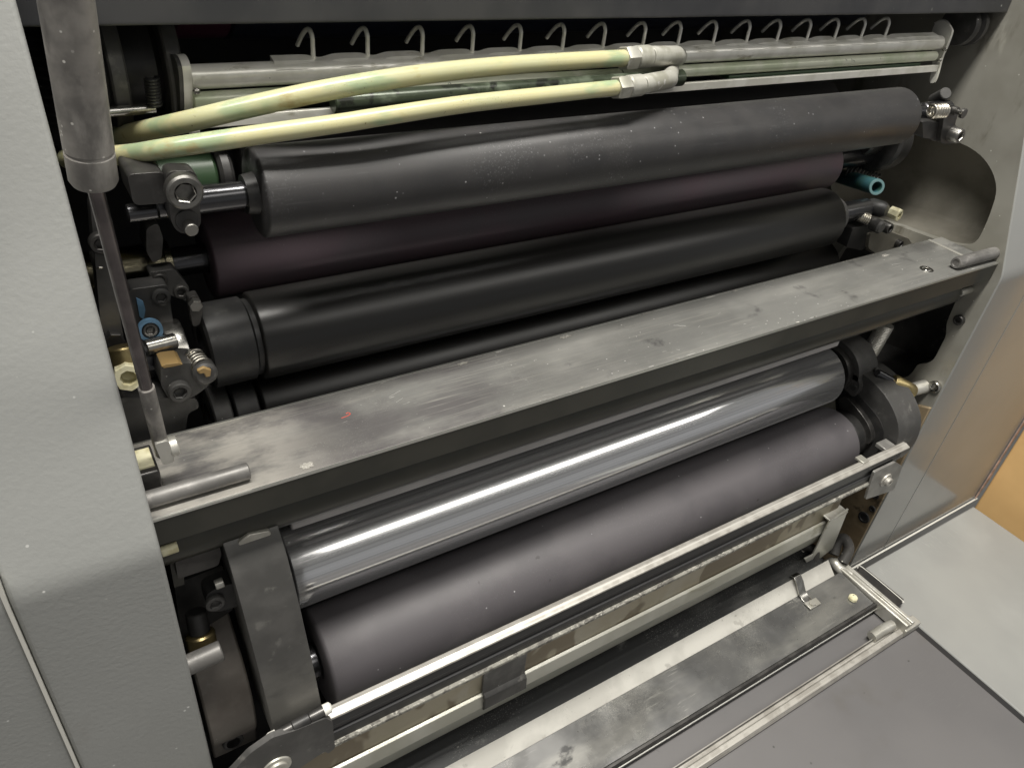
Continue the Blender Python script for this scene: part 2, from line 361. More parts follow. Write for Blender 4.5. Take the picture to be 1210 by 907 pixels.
ORANGE = mat('dried_orange_grease', (.30, .20, .08), .5, 0)
BLUE = mat('blue_painted_ring', (.07, .14, .22), .4, 0, .5, var=(120, (.05, .1, .15), .45, .62))
RED = mat('red_pen_mark', (.42, .075, .055), .6)
SPR = mat('spring_steel', (.60, .57, .50), .28, 1)
SPRB = mat('black_spring', (.06, .06, .058), .35, .7)
FLOORM = mat('grey_workshop_floor', (.20, .20, .195), .5, var=(3, (.17, .17, .165), .4, .6))
DARKRUB = mat('charcoal_rubber_block', (.045, .043, .04), .55, 0, .4, specks=[(160, .09, .3, (.5, .48, .43), 25)], stains=[(60, (.12, .11, .1), .6, .7, 5)])
FITT = mat('oxidised_fitting', (.40, .395, .35), .45, .4, .5, var=(80, (.30, .295, .245), .42, .62), stains=[(130, (.50, .49, .46), .6, .68, 4)], bump=[(400, .15, .0004)])

RACK = mat('pale_rack_metal', (.80, .79, .73), .30, .3, .5, var=(40, (.68, .67, .60), .42, .6), stains=[(80, (.36, .34, .26), .62, .74, 5, (.4, 1, 1))], specks=[(240, .05, .16, (.16, .16, .12), 30)], bump=[(300, .06, .0004)])
DUSTY = mat('dusty_pin_steel', (.16, .155, .148), .42, .4, .5, var=(60, (.12, .116, .11), .4, .62), stains=[(70, (.27, .26, .245), .55, .70, 6)], specks=[(300, .06, .4, (.5, .49, .46), 30)], rvar=(40, .55))
WORNS = mat('worn_screw_steel', (.26, .255, .24), .32, .9, .5, var=(90, (.16, .155, .145), .4, .6))
BRASSR = mat('pale_brass_ring', (.46, .40, .25), .34, .5, .5, var=(60, (.34, .29, .17), .42, .62))
W = .798
# ------------------------------------------------------------------ floor
solo('floor', MB().box(-3, 4, -3, 3, -1.32, -1.30), FLOORM, kind='structure')

# ------------------------------------------------------------------ press frame
fr = thing('press_frame', 'worn green grey steel press frame with rounded cutouts at the right end of the rollers', 'machine frame', (W, .3, -.76))
def front_profile(off=0.):
    P = []
    for z in (-.76, -.36, -.316): P.append((.300 + off, z))
    for y, z in ((.3000, -.3125), (.3006, -.3065), (.3022, -.3005), (.3042, -.2945), (.3052, -.2912), (.337, -.191), (.372, -.088), (.402, 0), (.44, .11)): P.append((y + off, z))
    return P
cut_up = smoothloop([(.50, -.212), (.43, -.206), (.396, -.2045), (.372, -.2085), (.354, -.219), (.343, -.233), (.339, -.250), (.3375, -.268), (.338, -.283), (.344, -.2915), (.356, -.2965), (.375, -.300), (.42, -.304), (.50, -.310), (.53, -.26)])
cut_lo = smoothloop([(.46, -.328), (.40, -.326), (.345, -.328), (.3335, -.333), (.3305, -.345), (.3285, -.374), (.3235, -.388), (.323, -.405), (.3235, -.418), (.328, -.427), (.336, -.434), (.338, -.446), (.345, -.458), (.37, -.468), (.46, -.474), (.48, -.40)])
outline = [(.76, .11), (.76, -.76)] + front_profile(.0012)
sw = part('side_wall', MB().sheet(outline, [cut_up, cut_lo], W, W + .010), WALLM, fr, 'greenish worn steel side wall with two rounded cutouts')
def recess(loop, depth, shrink, c):
    mb = MB(); n = len(loop); a = [(W + .009, p[0], p[1]) for p in loop]
    lv = [a]
    for d_, s_ in ((.5, .25), (.85, .6), (1., 1.)):
        lv.append([(W + .009 + depth * d_, c[0] + (p[0] - c[0]) * (1 - shrink * s_), c[1] + (p[1] - c[1]) * (1 - shrink * s_)) for p in loop])
    vs = [p for l in lv for p in l]
    fs = [(k * n + i, k * n + (i + 1) % n, (k + 1) * n + (i + 1) % n, (k + 1) * n + i) for k in range(3) for i in range(n)]
    fs.append(tuple(range(3 * n, 4 * n)))
    return mb.add(vs, fs)
part('wall_recess', recess(cut_up, .040, .22, (.43, -.255)), POCKET, fr, 'oily brown cast recess behind the upper cutout', ang=60)
part('wall_recess', recess(cut_lo, .06, .1, (.39, -.40)), CAST, fr, 'dark recess behind the lower cutout', ang=60)
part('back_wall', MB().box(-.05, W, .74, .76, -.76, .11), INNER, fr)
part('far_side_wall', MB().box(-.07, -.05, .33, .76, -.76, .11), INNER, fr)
part('roof_plate', MB().box(-.05, W, .43, .74, .10, .11), INNER, fr)  # unseen closure added to keep light from entering at the top
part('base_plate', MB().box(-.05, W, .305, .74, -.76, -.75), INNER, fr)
part('rusty_foot', MB().prism([(.3015, -.75), (.3015, -.47), (.315, -.475), (.335, -.50), (.36, -.56), (.37, -.75)], W - .003, W + .001), WALLLOW, fr, 'rusty brown stained lower strip of the side wall', bevel=.001)
for px, py, r, mt in ((1103.5, 457, .0065, STEEL), (1132, 378.5, .0055, DSTEEL)):
    p = at(px, py, X=W - .004); part('wall_screw', MB().screw((W, p.y, p.z), (-1, 0, 0), r, .005), mt, fr)
p = at(1079, 452, X=W - .02); part('wall_pin', MB().cyl((W, .318, -.4515), (W - .030, .326, -.456), .0075), ALU, fr, 'dusty grey pin stub beside the brass knob')
for px, py, r in ((1034, 585, .004), (1030.5, 601, .0035), (1020.5, 611, .0062)):
    p = at(px, py, X=W - .004); part('wall_hole', MB().lathe((W - .0032, p.y, p.z), (-1, 0, 0), [(0, r * 1.25), (.0012, r * 1.2), (.0014, r * .8), (.0004, r * .75), (.0004, 0)], 20), BLACKP, fr)
part('clip_bracket', MB().prism([(.342, -.332), (.334, -.325), (.322, -.333), (.327, -.347), (.340, -.362)], W - .010, W - .002), CAST, fr, bevel=.001)
part('frame_stub', MB().cyl((W - .02, .322, -.3315), (W, .322, -.3315), .0035), ALU, fr)

# ------------------------------------------------------------------ cover panels
def panel(x0, x1, z0=-1.28, thick=.018, bulge=0.):
    f = [(.300 + bulge, z0)] + [(y + bulge, z) for y, z in front_profile()[1:]]
    b = [(y + thick, z) for y, z in reversed(f)]
    return MB().prism(f + b, x0, x1)
lc = thing('cover_panel', 'grey hammered paint cover panel filling the left side, bent at mid height', 'cover panel', (-.02, .3, -1.28))
part('panel_sheet', panel(-.0495, .0165), PAINT, lc, bevel=.0022, seg=3)
ld = thing('cover_door', 'grey door sheet at the far lower left behind a pale seam', 'door', (-.4, .3, -1.28))
part('door_sheet', panel(-.80, -.0515), PAINT, ld, bevel=.0012)
part('edge_strip', MB().box(-.0514, -.0498, .2986, .312, -1.28, -.292), TRIM, ld, 'pale strip for the chipped door edge and the light it catches')  # pale strip paints the chipped edge together with the light it catches
rc = thing('cover_panel', 'narrow smooth grey cover panel right of the steel side wall', 'cover panel', (.83, .3, -.74))
part('panel_sheet', panel(W + .0004, .8725, z0=-.735), PAINT_R, rc, bevel=.0012)
rd = thing('cover_door', 'glossy grey cover door mirroring the cardboard box at far right', 'door', (.98, .3, -.74))
part('door_sheet', panel(.8733, 1.098, z0=-.735), PAINT_R, rd, bevel=.0008)
part('torn_film', MB().prism([(1.0950, -.735), (1.1030, -.70), (1.1000, -.66), (1.1032, -.60), (1.1010, -.54), (1.1034, -.46), (1.0975, -.44), (1.0970, -.60)], .2975, .2990, 'Y'), PINKEDGE, rd, 'ragged pinkish strip along the door edge')  # pinkish strip laid along the outer edge of the door
part('bottom_strip', MB().box(.802, 1.102, .2970, .2995, -.7385, -.7368), TRIM, rd, 'pale strip along the foot of the door', bevel=.001)

# ------------------------------------------------------------------ table plates
pl = thing('step_plate', 'dark purplish grey flat plate at the lower right, in front of the pan', 'plate', (.3, 0, -.70))
part('plate_sheet', MB().box(-.80, .7220, -.8, .262, -.700, -.6700), PLATE, pl, bevel=.0012)
pr = thing('step_plate', 'pale green grey flat plate at the far right beside the cardboard box', 'plate', (.93, 0, -.75))
part('plate_sheet', MB().box(.7945, 1.067, -.8, .2875, -.745, -.729), PLATER, pr, bevel=.002)
part('gap_seal', MB().box(.7600, .7943, -.8, .285, -.77, -.7305), GAP, pr, 'black strip for the shade in the gap between the plates')  # dark strip added where the gap holds only shade

bxr = thing('cardboard_box', 'plain brown cardboard box standing at the right edge', 'box', (1.35, 0, -1.3))
part('box_body', MB().box(1.104, 1.60, .205, .2955, -1.298, -.33), CARD, bxr, bevel=.003)
part('box_tape', MB().prism([(.17, -.79), (.20, -.72), (.205, -.68), (.19, -.70), (.15, -.80)], 1.1030, 1.1043), mat('clear_parcel_tape', (.60, .42, .19), .2, 0, .6), bxr)

# ------------------------------------------------------------------ guard lifted at the top
gd = thing('guard_cover', 'dark grey lifted guard plate across the top edge', 'guard', (.4, .404, -.088))
part('guard_plate', MB().prism(rounded([(.404, -.088), (.413, -.088), (.425, .30), (.416, .30)], .002, 3), .0, .7965), GUARD, gd)

# ------------------------------------------------------------------ rollers
def roller_body(xl, xr, y, z, r, ch=.0015, bore=.35):
    return MB().lathe((xl, y, z), (1, 0, 0), [(.004, 0), (.004, r * bore), (0, r * (bore + .05)), (0, r - ch), (ch * .4, r - ch * .35), (ch, r), (xr - xl - ch, r), (xr - xl - ch * .4, r - ch * .35), (xr - xl, r - ch), (xr - xl, r * (bore + .05)), (xr - xl - .004, r * bore), (xr - xl - .004, 0)], 96)
# first black roller under the hoses
y1, z1, r1 = .372, -.159, .0225
a = thing('rubber_roller', 'grey black rubber roller speckled with white, topmost, right under the hoses', 'roller', (.1, y1, z1), 'black rubber rollers')
part('roller_body', roller_body(.0990, .6310, y1, z1, r1), RUB1, a)
part('shaft', MB().cyl((.052, y1, z1), (.0985, y1, z1), .0066), SHAFT, a)
part('shaft', MB().cyl((.631, y1, z1), (.70, y1, z1), .0075), SHAFT, a)
part('end_collar', MB().lathe((.0935, y1, z1), (1, 0, 0), [(0, .0068), (0, .0095), (.006, .0105), (.006, .0068)]), BLACKP, a)
# purple roller behind
y2, z2, r2 = .455, -.232, .026
a = thing('rubber_roller', 'purple tinted rubber roller, second from the top, set back between two black ones', 'roller', (.09, y2, z2))
part('roller_body', roller_body(.087, .673, y2, z2, r2), RUB2, a)
part('shaft', MB().cyl((.066, y2, z2), (.0905, y2, z2), .009), SHAFT, a)
part('shaft', MB().cyl((.673, y2, z2), (.75, y2, z2), .010), SHAFT, a)
part('brass_sleeve', MB().lathe((.010, y2, z2), (1, 0, 0), [(0, 0), (0, .0125), (.001, .0135), (.050, .0135), (.0505, .0120), (.0525, .0120), (.053, .0142), (.0565, .0142), (.057, .013), (.057, 0)], 48), BRASSB, a)
# third roller
y3, z3, r3 = .408, -.265, .0272
a = thing('rubber_roller', 'satin black rubber roller with a wide collar, third down, just above the crossbar', 'roller', (.1, y3, z3), 'black rubber rollers')
part('roller_body', roller_body(.0990, .6335, y3, z3, r3), RUB3, a)
part('rubber_collar', MB().lathe((.0690, y3, z3), (1, 0, 0), [(0, .012), (0, .0240), (.0015, .0255), (.0255, .0255), (.0270, .0235), (.0298, .0235), (.0298, .012)], 72), RUBC, a, 'dark worn rubber collar at the left end')
part('steel_band', MB().lathe((.0490, y3, z3), (1, 0, 0), [(0, .008), (0, .0185), (.001, .019), (.0095, .019), (.0105, .0185), (.0105, .008)], 48), STEEL, a)
part('shaft', MB().cyl((.02, y3, z3), (.0505, y3, z3), .0125), SHAFT, a)
part('shaft', MB().cyl((.60, y3, z3), (.70, y3, z3), .010), SHAFT, a)
part('brass_ring', MB().lathe((.6335, y3, z3), (1, 0, 0), [(0, .010), (0, .0205), (.008, .0205), (.008, .010)], 48), BRASSR, a)
part('end_ring', MB().lathe((.6440, y3, z3), (1, 0, 0), [(0, .010), (0, .0175), (.006, .0175), (.0075, .016), (.0075, .010)], 48), CAST, a)
# fourth roller, behind the bar
y4, z4, r4 = .432, -.336, .030
a = thing('rubber_roller', 'dark roller mostly hidden behind the rear edge of the steel crossbar', 'roller', (.1, y4, z4), 'black rubber rollers')
part('roller_body', roller_body(.1010, .69, y4, z4, r4), RUB3, a)
part('end_ring', MB().lathe((.0835, y4, z4), (1, 0, 0), [(0, .01), (0, .0275), (.001, .0285), (.0145, .0285), (.0155, .0275), (.0155, .01)], 60), BLACKP, a)
part('end_ring', MB().lathe((.0700, y4, z4), (1, 0, 0), [(0, .01), (0, .026), (.001, .027), (.011, .027), (.012, .026), (.012, .01)], 60), CAST, a)
a = thing('rubber_roller', 'dark grey roller glimpsed between the pipe rack and the topmost roller', 'roller', (.12, .50, -.195))
part('roller_body', roller_body(.12, .70, .50, -.195, .030), mat('dull_grey_rubber', (.075, .072, .072), .5), a)
# ink roller at the top
y5, z5, r5 = .525, -.075, .047
a = thing('ink_roller', 'navy black ink roller with a plum end, high behind the row of hooks', 'roller', (.15, y5, z5))
part('roller_body', roller_body(.128, .72, y5, z5, r5), NAVY, a)
part('plum_sleeve', MB().lathe((.096, y5, z5), (1, 0, 0), [(0, .02), (0, .044), (.0015, .0455), (.0312, .0455), (.0312, .02)], 60), PURPLE, a)
part('hub', MB().cyl((.02, y5, z5), (.096, y5, z5), .036, 48), BLACKP, a)
# chrome roller
yc, zc, rc_ = .379, -.4405, .0335
a = thing('chrome_roller', 'polished chrome roller with bright streaks under the crossbar', 'roller', (.1, yc, zc))
part('roller_body', roller_body(.0945, .6826, yc, zc, rc_, .001), CHROME, a)
part('journal', MB().lathe((.6826, yc, zc), (1, 0, 0), [(0, 0), (0, .0225), (.001, .0235), (.012, .0235), (.0125, .0205), (.020, .0205), (.0205, .0195), (.0205, 0)], 48), DSTEEL, a)
part('shaft', MB().cyl((.6826, yc, zc), (.76, yc, zc), .012), SHAFT, a)
part('shaft', MB().cyl((.05, yc, zc), (.0945, yc, zc), .012), SHAFT, a)
ws = thing('chrome_band_strip', 'added thin pale strip standing for the pale band on top of the chrome roller', 'strip', (.39, .356, -.390))
part('strip_body', MB().box(.0965, .655, .3545, .3620, -.3838, -.3770), mat('pale_band_strip', (.40, .385, .38), .45, 0, .5, var=(20, (.33, .32, .315), .4, .6)), ws, bevel=.0015)  # added strip, stands for the pale band along the chrome roller's top
# grey roller
yg, zg, rg = .3345, -.4995, .0377
a = thing('rubber_roller', 'soft grey rubber roller just below the chrome roller', 'roller', (.1, yg, zg))
part('roller_body', roller_body(.1005, .6790, yg, zg, rg, .003), RUBG, a)
part('journal', MB().cyl((.679, yg, zg), (.696, yg, zg), .0185, 48), FITT, a)
part('shaft', MB().cyl((.69, yg, zg), (.76, yg, zg), .012), SHAFT, a)
part('shaft', MB().cyl((.086, yg, zg), (.1005, yg, zg), .014), SHAFT, a)

# ------------------------------------------------------------------ crossbar
cb = thing('crossbar', 'worn dusty steel crossbar running across the middle of the rollers', 'crossbar', (.4, .34, -.313))
part('bar_body', MB().box(.0, .7970, .310, .372, -.3135, -.295), BARTOP, cb, bevel=.0007, seg=2)
part('bar_face', MB().box(.0, .7965, .3092, .3104, -.3132, -.2957), BARTUBE, cb, 'dark olive front face of the bar')
part('bare_edge', MB().box(.004, .7960, .3089, .3101, -.2961, -.2946), EDGE, cb)
part('bare_edge', MB().box(.004, .770, .3712, .3725, -.2959, -.2946), EDGE, cb)
part('round_tube', MB().cyl((.0, .337, -.3333), (.779, .337, -.3333), .0172, 64, ch=.003), BARTUBE, cb)
part('end_strip', MB().box(.7715, .7760, .330, .372, -.2949, -.2944), mat('rubbed_pale_steel', (.42, .41, .37), .4, .5), cb)
p = at(1095, 318, Z=-.2948)
part('bar_screw', MB().lathe((p.x, p.y, -.2952), (0, 0, 1), [(0, .0066), (.0007, .0062), (.0008, .0042), (-.0, .0040), (.0, .0036), (.0006, .0030), (.0006, 0)], 32), STEEL, cb)
part('end_pin', MB().cyl((.0, .3195, -.2900), (.0675, .3195, -.2900), .0047, 32), DUSTY, cb, 'dusty round pin lying at the left end of the bar')
part('end_pin', MB().lathe((.803, .318, -.2885), (-1, .02, 0), [(0, 0), (0, .0060), (.066, .0057), (.0695, .0050), (.0695, .0035), (.0685, .0030), (.0685, 0)], 32), DUSTY, cb, 'round pin with a hollow end at the right end of the bar')
q = at(412, 491, Z=-.2948)
mk = MB().tube([(q.x - .0048, q.y - .0003, -.2949), (q.x - .0008, q.y + .0002, -.2949), (q.x + .0016, q.y + .0014, -.2949), (q.x + .0008, q.y + .0030, -.2949), (q.x - .0008, q.y + .0026, -.2949)], .0003, 6)
part('red_mark', mk, RED, cb)
def blob(cx, cy, rx, ry, z0, n=26, seed=1, h=.0003):
    rn = random.Random(seed); pts = []
    for i in range(n):
        a_ = 2 * math.pi * i / n; k = 1 + rn.uniform(-.28, .28)
        pts.append((cx + rx * k * math.cos(a_), cy + ry * k * math.sin(a_)))
    return MB().prism(smoothloop(pts, 3), z0, z0 + h, 'Z')
for i, (px, py, rx, ry) in enumerate(((668, 397, .005, .0014), (522, 403, .004, .0014), (1046, 302, .005, .0022), (372, 566, .004, .0024))):
    q = at(px, py, Z=-.295); yy = min(max(q.y, .313 + ry), .3695 - ry)
    part('dust_patch', blob(q.x, yy, rx, ry, -.29495, seed=i), BARDUST, cb)

rn = random.Random(11)
SCR = mat('faint_bare_scratch', (.38, .375, .355), .4, .4)
for k in range(12):
    x = rn.uniform(.12, .76); y = rn.uniform(.316, .366); l = rn.choice([.003, .004, .006, .010]); a_ = rn.choice([.25, .4, .5, 2.7]) + rn.uniform(-.12, .12)
    y2 = min(max(y + l * math.sin(a_), .3125), .3695)
    part('scratch_mark', MB().tube([(x, y, -.29498), (x + l * math.cos(a_) * .5, (y + y2) / 2 + rn.uniform(-.0003, .0003), -.29494), (x + l * math.cos(a_), y2, -.29498)], rn.uniform(.00008, .00015), 5, 2), SCR, cb)
for k in range(12):
    x = rn.uniform(.08, .77); yy = rn.choice([.3112, .3708])
    part('edge_chip', blob(x, yy, rn.uniform(.0015, .006), rn.uniform(.0004, .0009), -.29492, seed=50 + k, h=.00025), SCR if k % 2 else BARDUST, cb)

# ------------------------------------------------------------------ gas strut
gs = thing('gas_strut', 'dusty grey gas strut standing upright at the left', 'gas strut', (.0295, .334, -.288))
b0 = Vector((.0240, .310, -.1222)); b1 = Vector((.0269, .300, -.0573)); d = (b1 - b0).normalized()
part('cylinder', MB().lathe(b0, d, [(0, 0), (0, .0055), (.0012, .0075), (.003, .0084), (.0134, .0084), (.0138, .0080), (.0146, .0080), (.0150, .0084), (.29, .0080), (.29, 0)], 48), STRUT, gs)
e0 = Vector((.0296, .333, -.272))
part('rod', MB().cyl(b0 + d * .001, e0, .0029), ROD, gs)
part('rod_sleeve', MB().cyl(e0 + (b0 - e0) * .30, e0 + (b0 - e0) * -.02, .0037), STRUT, gs)
p = at(192, 530, Y=.330)
part('end_eye', MB().prism(rounded([(p.x - .0035, p.z + .007), (p.x + .003, p.z + .007), (p.x + .0042, p.z - .0075), (p.x - .0015, p.z - .0082)], .002), .3265, .336, 'Y'), ALU, gs, bevel=.0006)
part('pivot_bolt', MB().cyl((p.x + .003, .331, p.z - .001), (p.x + .0075, .331, p.z - .001), .0052), ALU, gs)
mb_ = thing('strut_mount', 'small brown metal mounting block with a cream top at the foot of the gas strut', 'mounting block', (.02, .333, -.292))
q = at(181, 545, Y=.327)
part('mount_block', MB().box(.002, p.x - .0037, .327, .350, -.2945, -.2795), DSTEEL, mb_, bevel=.001)
part('cream_pad', MB().box(.012, p.x - .0050, .331, .346, -.2795, -.2785), CREAM, mb_)

# ------------------------------------------------------------------ pipe rack with hooks
rk = thing('pipe_rack', 'pale metal pipe rack carrying a row of wire hooks under the guard', 'pipe rack', (.42, .42, -.138))
part('upper_pipe', MB().cyl((.085, .4213, -.1157), (.737, .4213, -.1157), .0060, 40), RACK, rk)
part('lower_pipe', MB().cyl((.085, .4185, -.1264), (.733, .4185, -.1264), .0042, 32), ALUG, rk)
part('flat_strip', MB().box(.088, .7385, .4135, .4165, -.1392, -.1335), RACK, rk, bevel=.0004)
part('green_tray', MB().box(.47, .715, .4175, .430, -.1345, -.1315), GREENR, rk, bevel=.0005)
hooks = [(370.5, 71), (434.7, 69.5), (499, 65.5), (558, 63), (614, 60), (664.7, 57), (712.7, 54.6), (760, 52.3), (801.7, 50), (843.4, 48.5), (883, 45.7), (919.3, 43.4), (955, 41.3), (988, 39.6), (1019.6, 38), (1048, 36.6)]
hx = [at(px, py, Y=.4235).x for px, py in hooks]
# top cover strip with shallow scallops between the hooks
xs = [.128 + i * (.729 - .128) / 320 for i in range(321)]
prof = []
for x in xs:
    dmin = min(abs(x - h - .004) for h in hx)
    prof.append((x, -.1078 - (.0017 * math.exp(-(dmin / .0055) ** 2))))
mb = MB()
prof2 = prof + [(xs[-1], -.1165), (xs[0], -.1165)]
n = len(prof)
vs = []; fs = []
for x, z in prof: vs += [(x, .4255, z), (x, .4195, z - .0014), (x, .4158, z - .0052), (x, .4255, -.1140)]
for i in range(n - 1):
    for k in range(4): fs.append((i * 4 + k, i * 4 + (k + 1) % 4, i * 4 + 4 + (k + 1) % 4, i * 4 + 4 + k))
fs += [(0, 1, 2, 3), tuple((n - 1) * 4 + k for k in (3, 2, 1, 0))]
mb.add(vs, fs)
part('scalloped_cover', mb, RACK, rk, 'pale sheet cover with scalloped top edge')
proto = None
hk = MB().tube([(0, 0, -.004), (0, 0, .003), (0, .0002, .0080), (-.0006, .0024, .0110), (-.0016, .0060, .0098), (-.003, .0098, .0054), (-.004, .0130, .0008)], .00125, 10, 6)
for i, x in enumerate(hx):
    if proto is None:
        o = MB(); o.v = [p + Vector((x, .4238, -.1068)) for p in hk.v]; o.f = hk.f
        proto = part('wire_hook', o, RACK, rk); x0 = x
    else:
        o = proto.copy(); COL.objects.link(o); o.parent = rk; o.location = (x - x0, 0, 0)
def yz(pts, X): return [(at(px, py, X=X).y, at(px, py, X=X).z) for px, py in pts]
Pe = yz([(1103, 32), (1108, 25.5), (1117, 25), (1123.5, 33), (1124, 41), (1113, 68), (1108.5, 85), (1104, 97), (1098.5, 97), (1100, 86), (1102, 70), (1100, 45)], .739)
part('end_plate', MB().prism(smoothloop(Pe, 3), .7390, .7418), RACK, rk)
part('plate_rim', MB().tube([at(px, py, X=.7412) for px, py in ((1105, 28), (1111, 25), (1118, 26), (1123, 33), (1124, 41), (1118, 57), (1113, 68), (1108.5, 85), (1104, 97))], .0013, 10, 6), RACK, rk, 'added pale tube for the lit edge of the right end plate')  # pale tube added to draw the plate's lit edge
Pl = yz([(210, 70), (214, 64), (219, 66), (224, 78), (226, 100), (226, 132), (220, 133), (213, 120), (209, 90)], .0845)
part('end_plate', MB().prism(smoothloop(Pl, 3), .0810, .0850), RACK, rk)
part('plate_backing', MB().prism(smoothloop(Pl, 3), .0790, .0809), CAST, rk)
for p_, d_ in (((.7395, .4145, -.1200), -1), ((.7355, .413, -.1285), -1), ((.0855, .4140, -.1205), 1)):
    part('plate_stud', MB().lathe(p_, (d_, 0, 0), [(0, .0018), (.002, .0016), (.003, 0)], 12), STEEL, rk)
part('side_lug', MB().cyl(at(223, 153, Y=.407), at(234, 151, Y=.407), .0036), RACK, rk)
ds = thing('drive_disc', 'dark stacked discs on a short hub left of the pipe rack', 'disc', (.07, .462, -.154))
for x_, r_ in ((.0500, .0370), (.0765, .0365)):
    part('disc_rim', MB().lathe((x_, .462, -.118), (1, 0, 0), [(0, .01), (0, r_ - .001), (.001, r_), (.007, r_), (.008, r_ - .001), (.008, .01)], 60), CAST, ds)
part('disc_hub', MB().cyl((.03, .462, -.118), (.0765, .462, -.118), .026, 48), BLACKP, ds)
tp = thing('short_pin', 'thin bright pin above the upper hose near the gas strut', 'pin', at(150, 131, Y=.424))
part('pin_body', MB().cyl(at(118, 133, Y=.424), at(184, 128, Y=.424), .0026), STEEL, tp)
vs_ = thing('small_spring', 'small upright dark spring in front of the stacked discs', 'spring', at(183, 128, Y=.420))
part('spring_coil', MB().spring(at(183, 126, Y=.42), at(179, 92, Y=.42), .0030, .0008, 9), SPRB, vs_)
gp = thing('inked_rod', 'dark green ink stained rod between the two hoses', 'rod', (.3, .411, -.13))
part('rod_body', MB().cyl((.155, .4085, -.1292), (.412, .4085, -.1278), .0056, 32), GREEN, gp)
part('thin_wire', MB().tube([(.098, .404, -.1395), (.17, .404, -.1370), (.215, .404, -.1362)], .0011, 8), STEEL, gp)

# ------------------------------------------------------------------ hoses
def hose(label, pts, r, fit, mt):
    P = [at(px, py, Y=Y) for px, py, Y in pts]
    t = thing('hose', label, 'hose', P[-1], 'pale yellow hoses')
    part('hose_body', MB().tube(P, r, 20, 8), mt, t)
    n0, n1, n2, tip, back = [at(*q[:2], Y=q[2]) for q in fit]
    part('hex_nut', MB().hexnut(n0, n0 + (n1 - n0) * .45, r * 1.55), FITT, t)
    part('fitting_collar', MB().cyl(n0 + (n1 - n0) * .46, n1, r * 1.42), FITT, t)
    ax = tip - n1; el = ax.length; q_ = r * 1.28
    part('elbow', MB().lathe(n1, ax, [(0, 0), (0, q_ * .94), (.0008, q_), (el - q_, q_), (el - q_ * .55, q_ * .93), (el - q_ * .25, q_ * .75), (el - q_ * .06, q_ * .42), (el, 0)], 28), FITT, t)
    part('elbow_stem', MB().tube([tip - ax.normalized() * q_ * .9, tip - ax.normalized() * q_ * .9 + (back - tip) * .9, tip - ax.normalized() * q_ * .9 + (back - tip) * 1.6], q_ * .9, 20, 6), FITT, t)
    return t
hose('pale yellow hose, the upper of the two, curving in front of the pipe rack',
     [(744, 68.5, .392), (700, 70.8, .388), (600, 77.5, .380), (500, 88, .372), (400, 104, .366), (300, 125, .374), (213, 145.5, .392), (133, 162.5, .45), (80, 173, .52)], .0050,
     [(736, 69, .392), (766, 67, .394), (790, 65.5, .399), (803, 66, .407), (806, 66.5, .418)], HOSE)
hose('pale yellow hose, the lower of the two, lying close above the topmost roller',
     [(735, 103, .362), (650, 112, .360), (550, 123, .358), (450, 138, .356), (400, 146, .356), (300, 160, .358), (200, 175, .366), (150, 182.5, .385), (78, 188, .42)], .0045,
     [(727, 104, .362), (757, 100.5, .364), (780, 97.5, .368), (795, 93, .378), (797, 85, .405)], HOSE)
rb = thing('ribbed_conduit', 'dark ribbed conduit behind the gas strut at the upper left', 'conduit', at(75, 165, Y=.50))
c0 = at(40, 0, Y=.50); c1 = at(76, 165, Y=.50)
part('conduit_body', MB().tube([c0 + (c1 - c0) * (i / 60) for i in range(61)], .011, 16, 0, True, lambda t: 1.0 + .10 * math.sin(t * 2 * math.pi * 15)), CAST, rb)

# ------------------------------------------------------------------ left end clamps of the rollers
Yc = .352
def atc(px, py, Y=Yc): return at(px, py, Y=Y)
cl = thing('roller_clamp', 'rounded steel clamp with a big socket screw, left end of the topmost roller', 'clamp', atc(217, 275))
def poly(pts, Y): return [(at(px, py, Y=Y).x, at(px, py, Y=Y).z) for px, py in pts]
part('clamp_plate', MB().prism(rounded(poly([(196, 202), (233, 202), (238, 266), (226, 276), (210, 275), (202, 262)], Yc), .004), Yc, Yc + .010, 'Y'), DSTEEL, cl, bevel=.0008)
p = atc(215.5, 222.5); part('socket_screw', MB().screw((p.x, Yc, p.z), (0, -1, 0), .0080, .006, 32), WORNS, cl)
p = atc(222.5, 265); part('clamp_pin', MB().cyl((p.x, Yc, p.z), (p.x, Yc - .007, p.z), .0030), STEEL, cl)
p = atc(221, 260); part('pin_seat', MB().lathe((p.x, Yc - .0004, p.z), (0, -1, 0), [(0, .0052), (.0004, .005), (.0004, 0)], 24), BLACKP, cl)
part('clamp_block', MB().prism(rounded(poly([(150, 206), (194, 203), (199, 240), (158, 243)], Yc + .006), .003), Yc + .006, Yc + .03, 'Y'), DSTEEL, cl, bevel=.001)
p0 = at(150, 252, Y=.372); p1 = at(200, 246, Y=.372)
part('cross_pin', MB().cyl(p0, p1, .0042), SHAFT, cl)
gr = thing('green_bush', 'dark green bush on the shaft behind the topmost left clamp', 'bush', at(245, 200, Y=.42))
part('bush_body', MB().cyl((.062, .425, -.168), (.092, .425, -.168), .0125, 40), GREENR, gr)
part('bush_flange', MB().cyl((.0925, .425, -.168), (.100, .425, -.168), .015, 40), BLACKP, gr)
sc = thing('sleeve_clamp', 'dark hooked clamp gripping the brass sleeve of the purple roller', 'clamp', at(180, 300, Y=.43))
part('clamp_hook', MB().prism(rounded(poly([(172, 268), (186, 262), (192, 280), (190, 304), (180, 309), (172, 296)], .430), .002), .428, .446, 'Y'), DSTEEL, sc, bevel=.001)
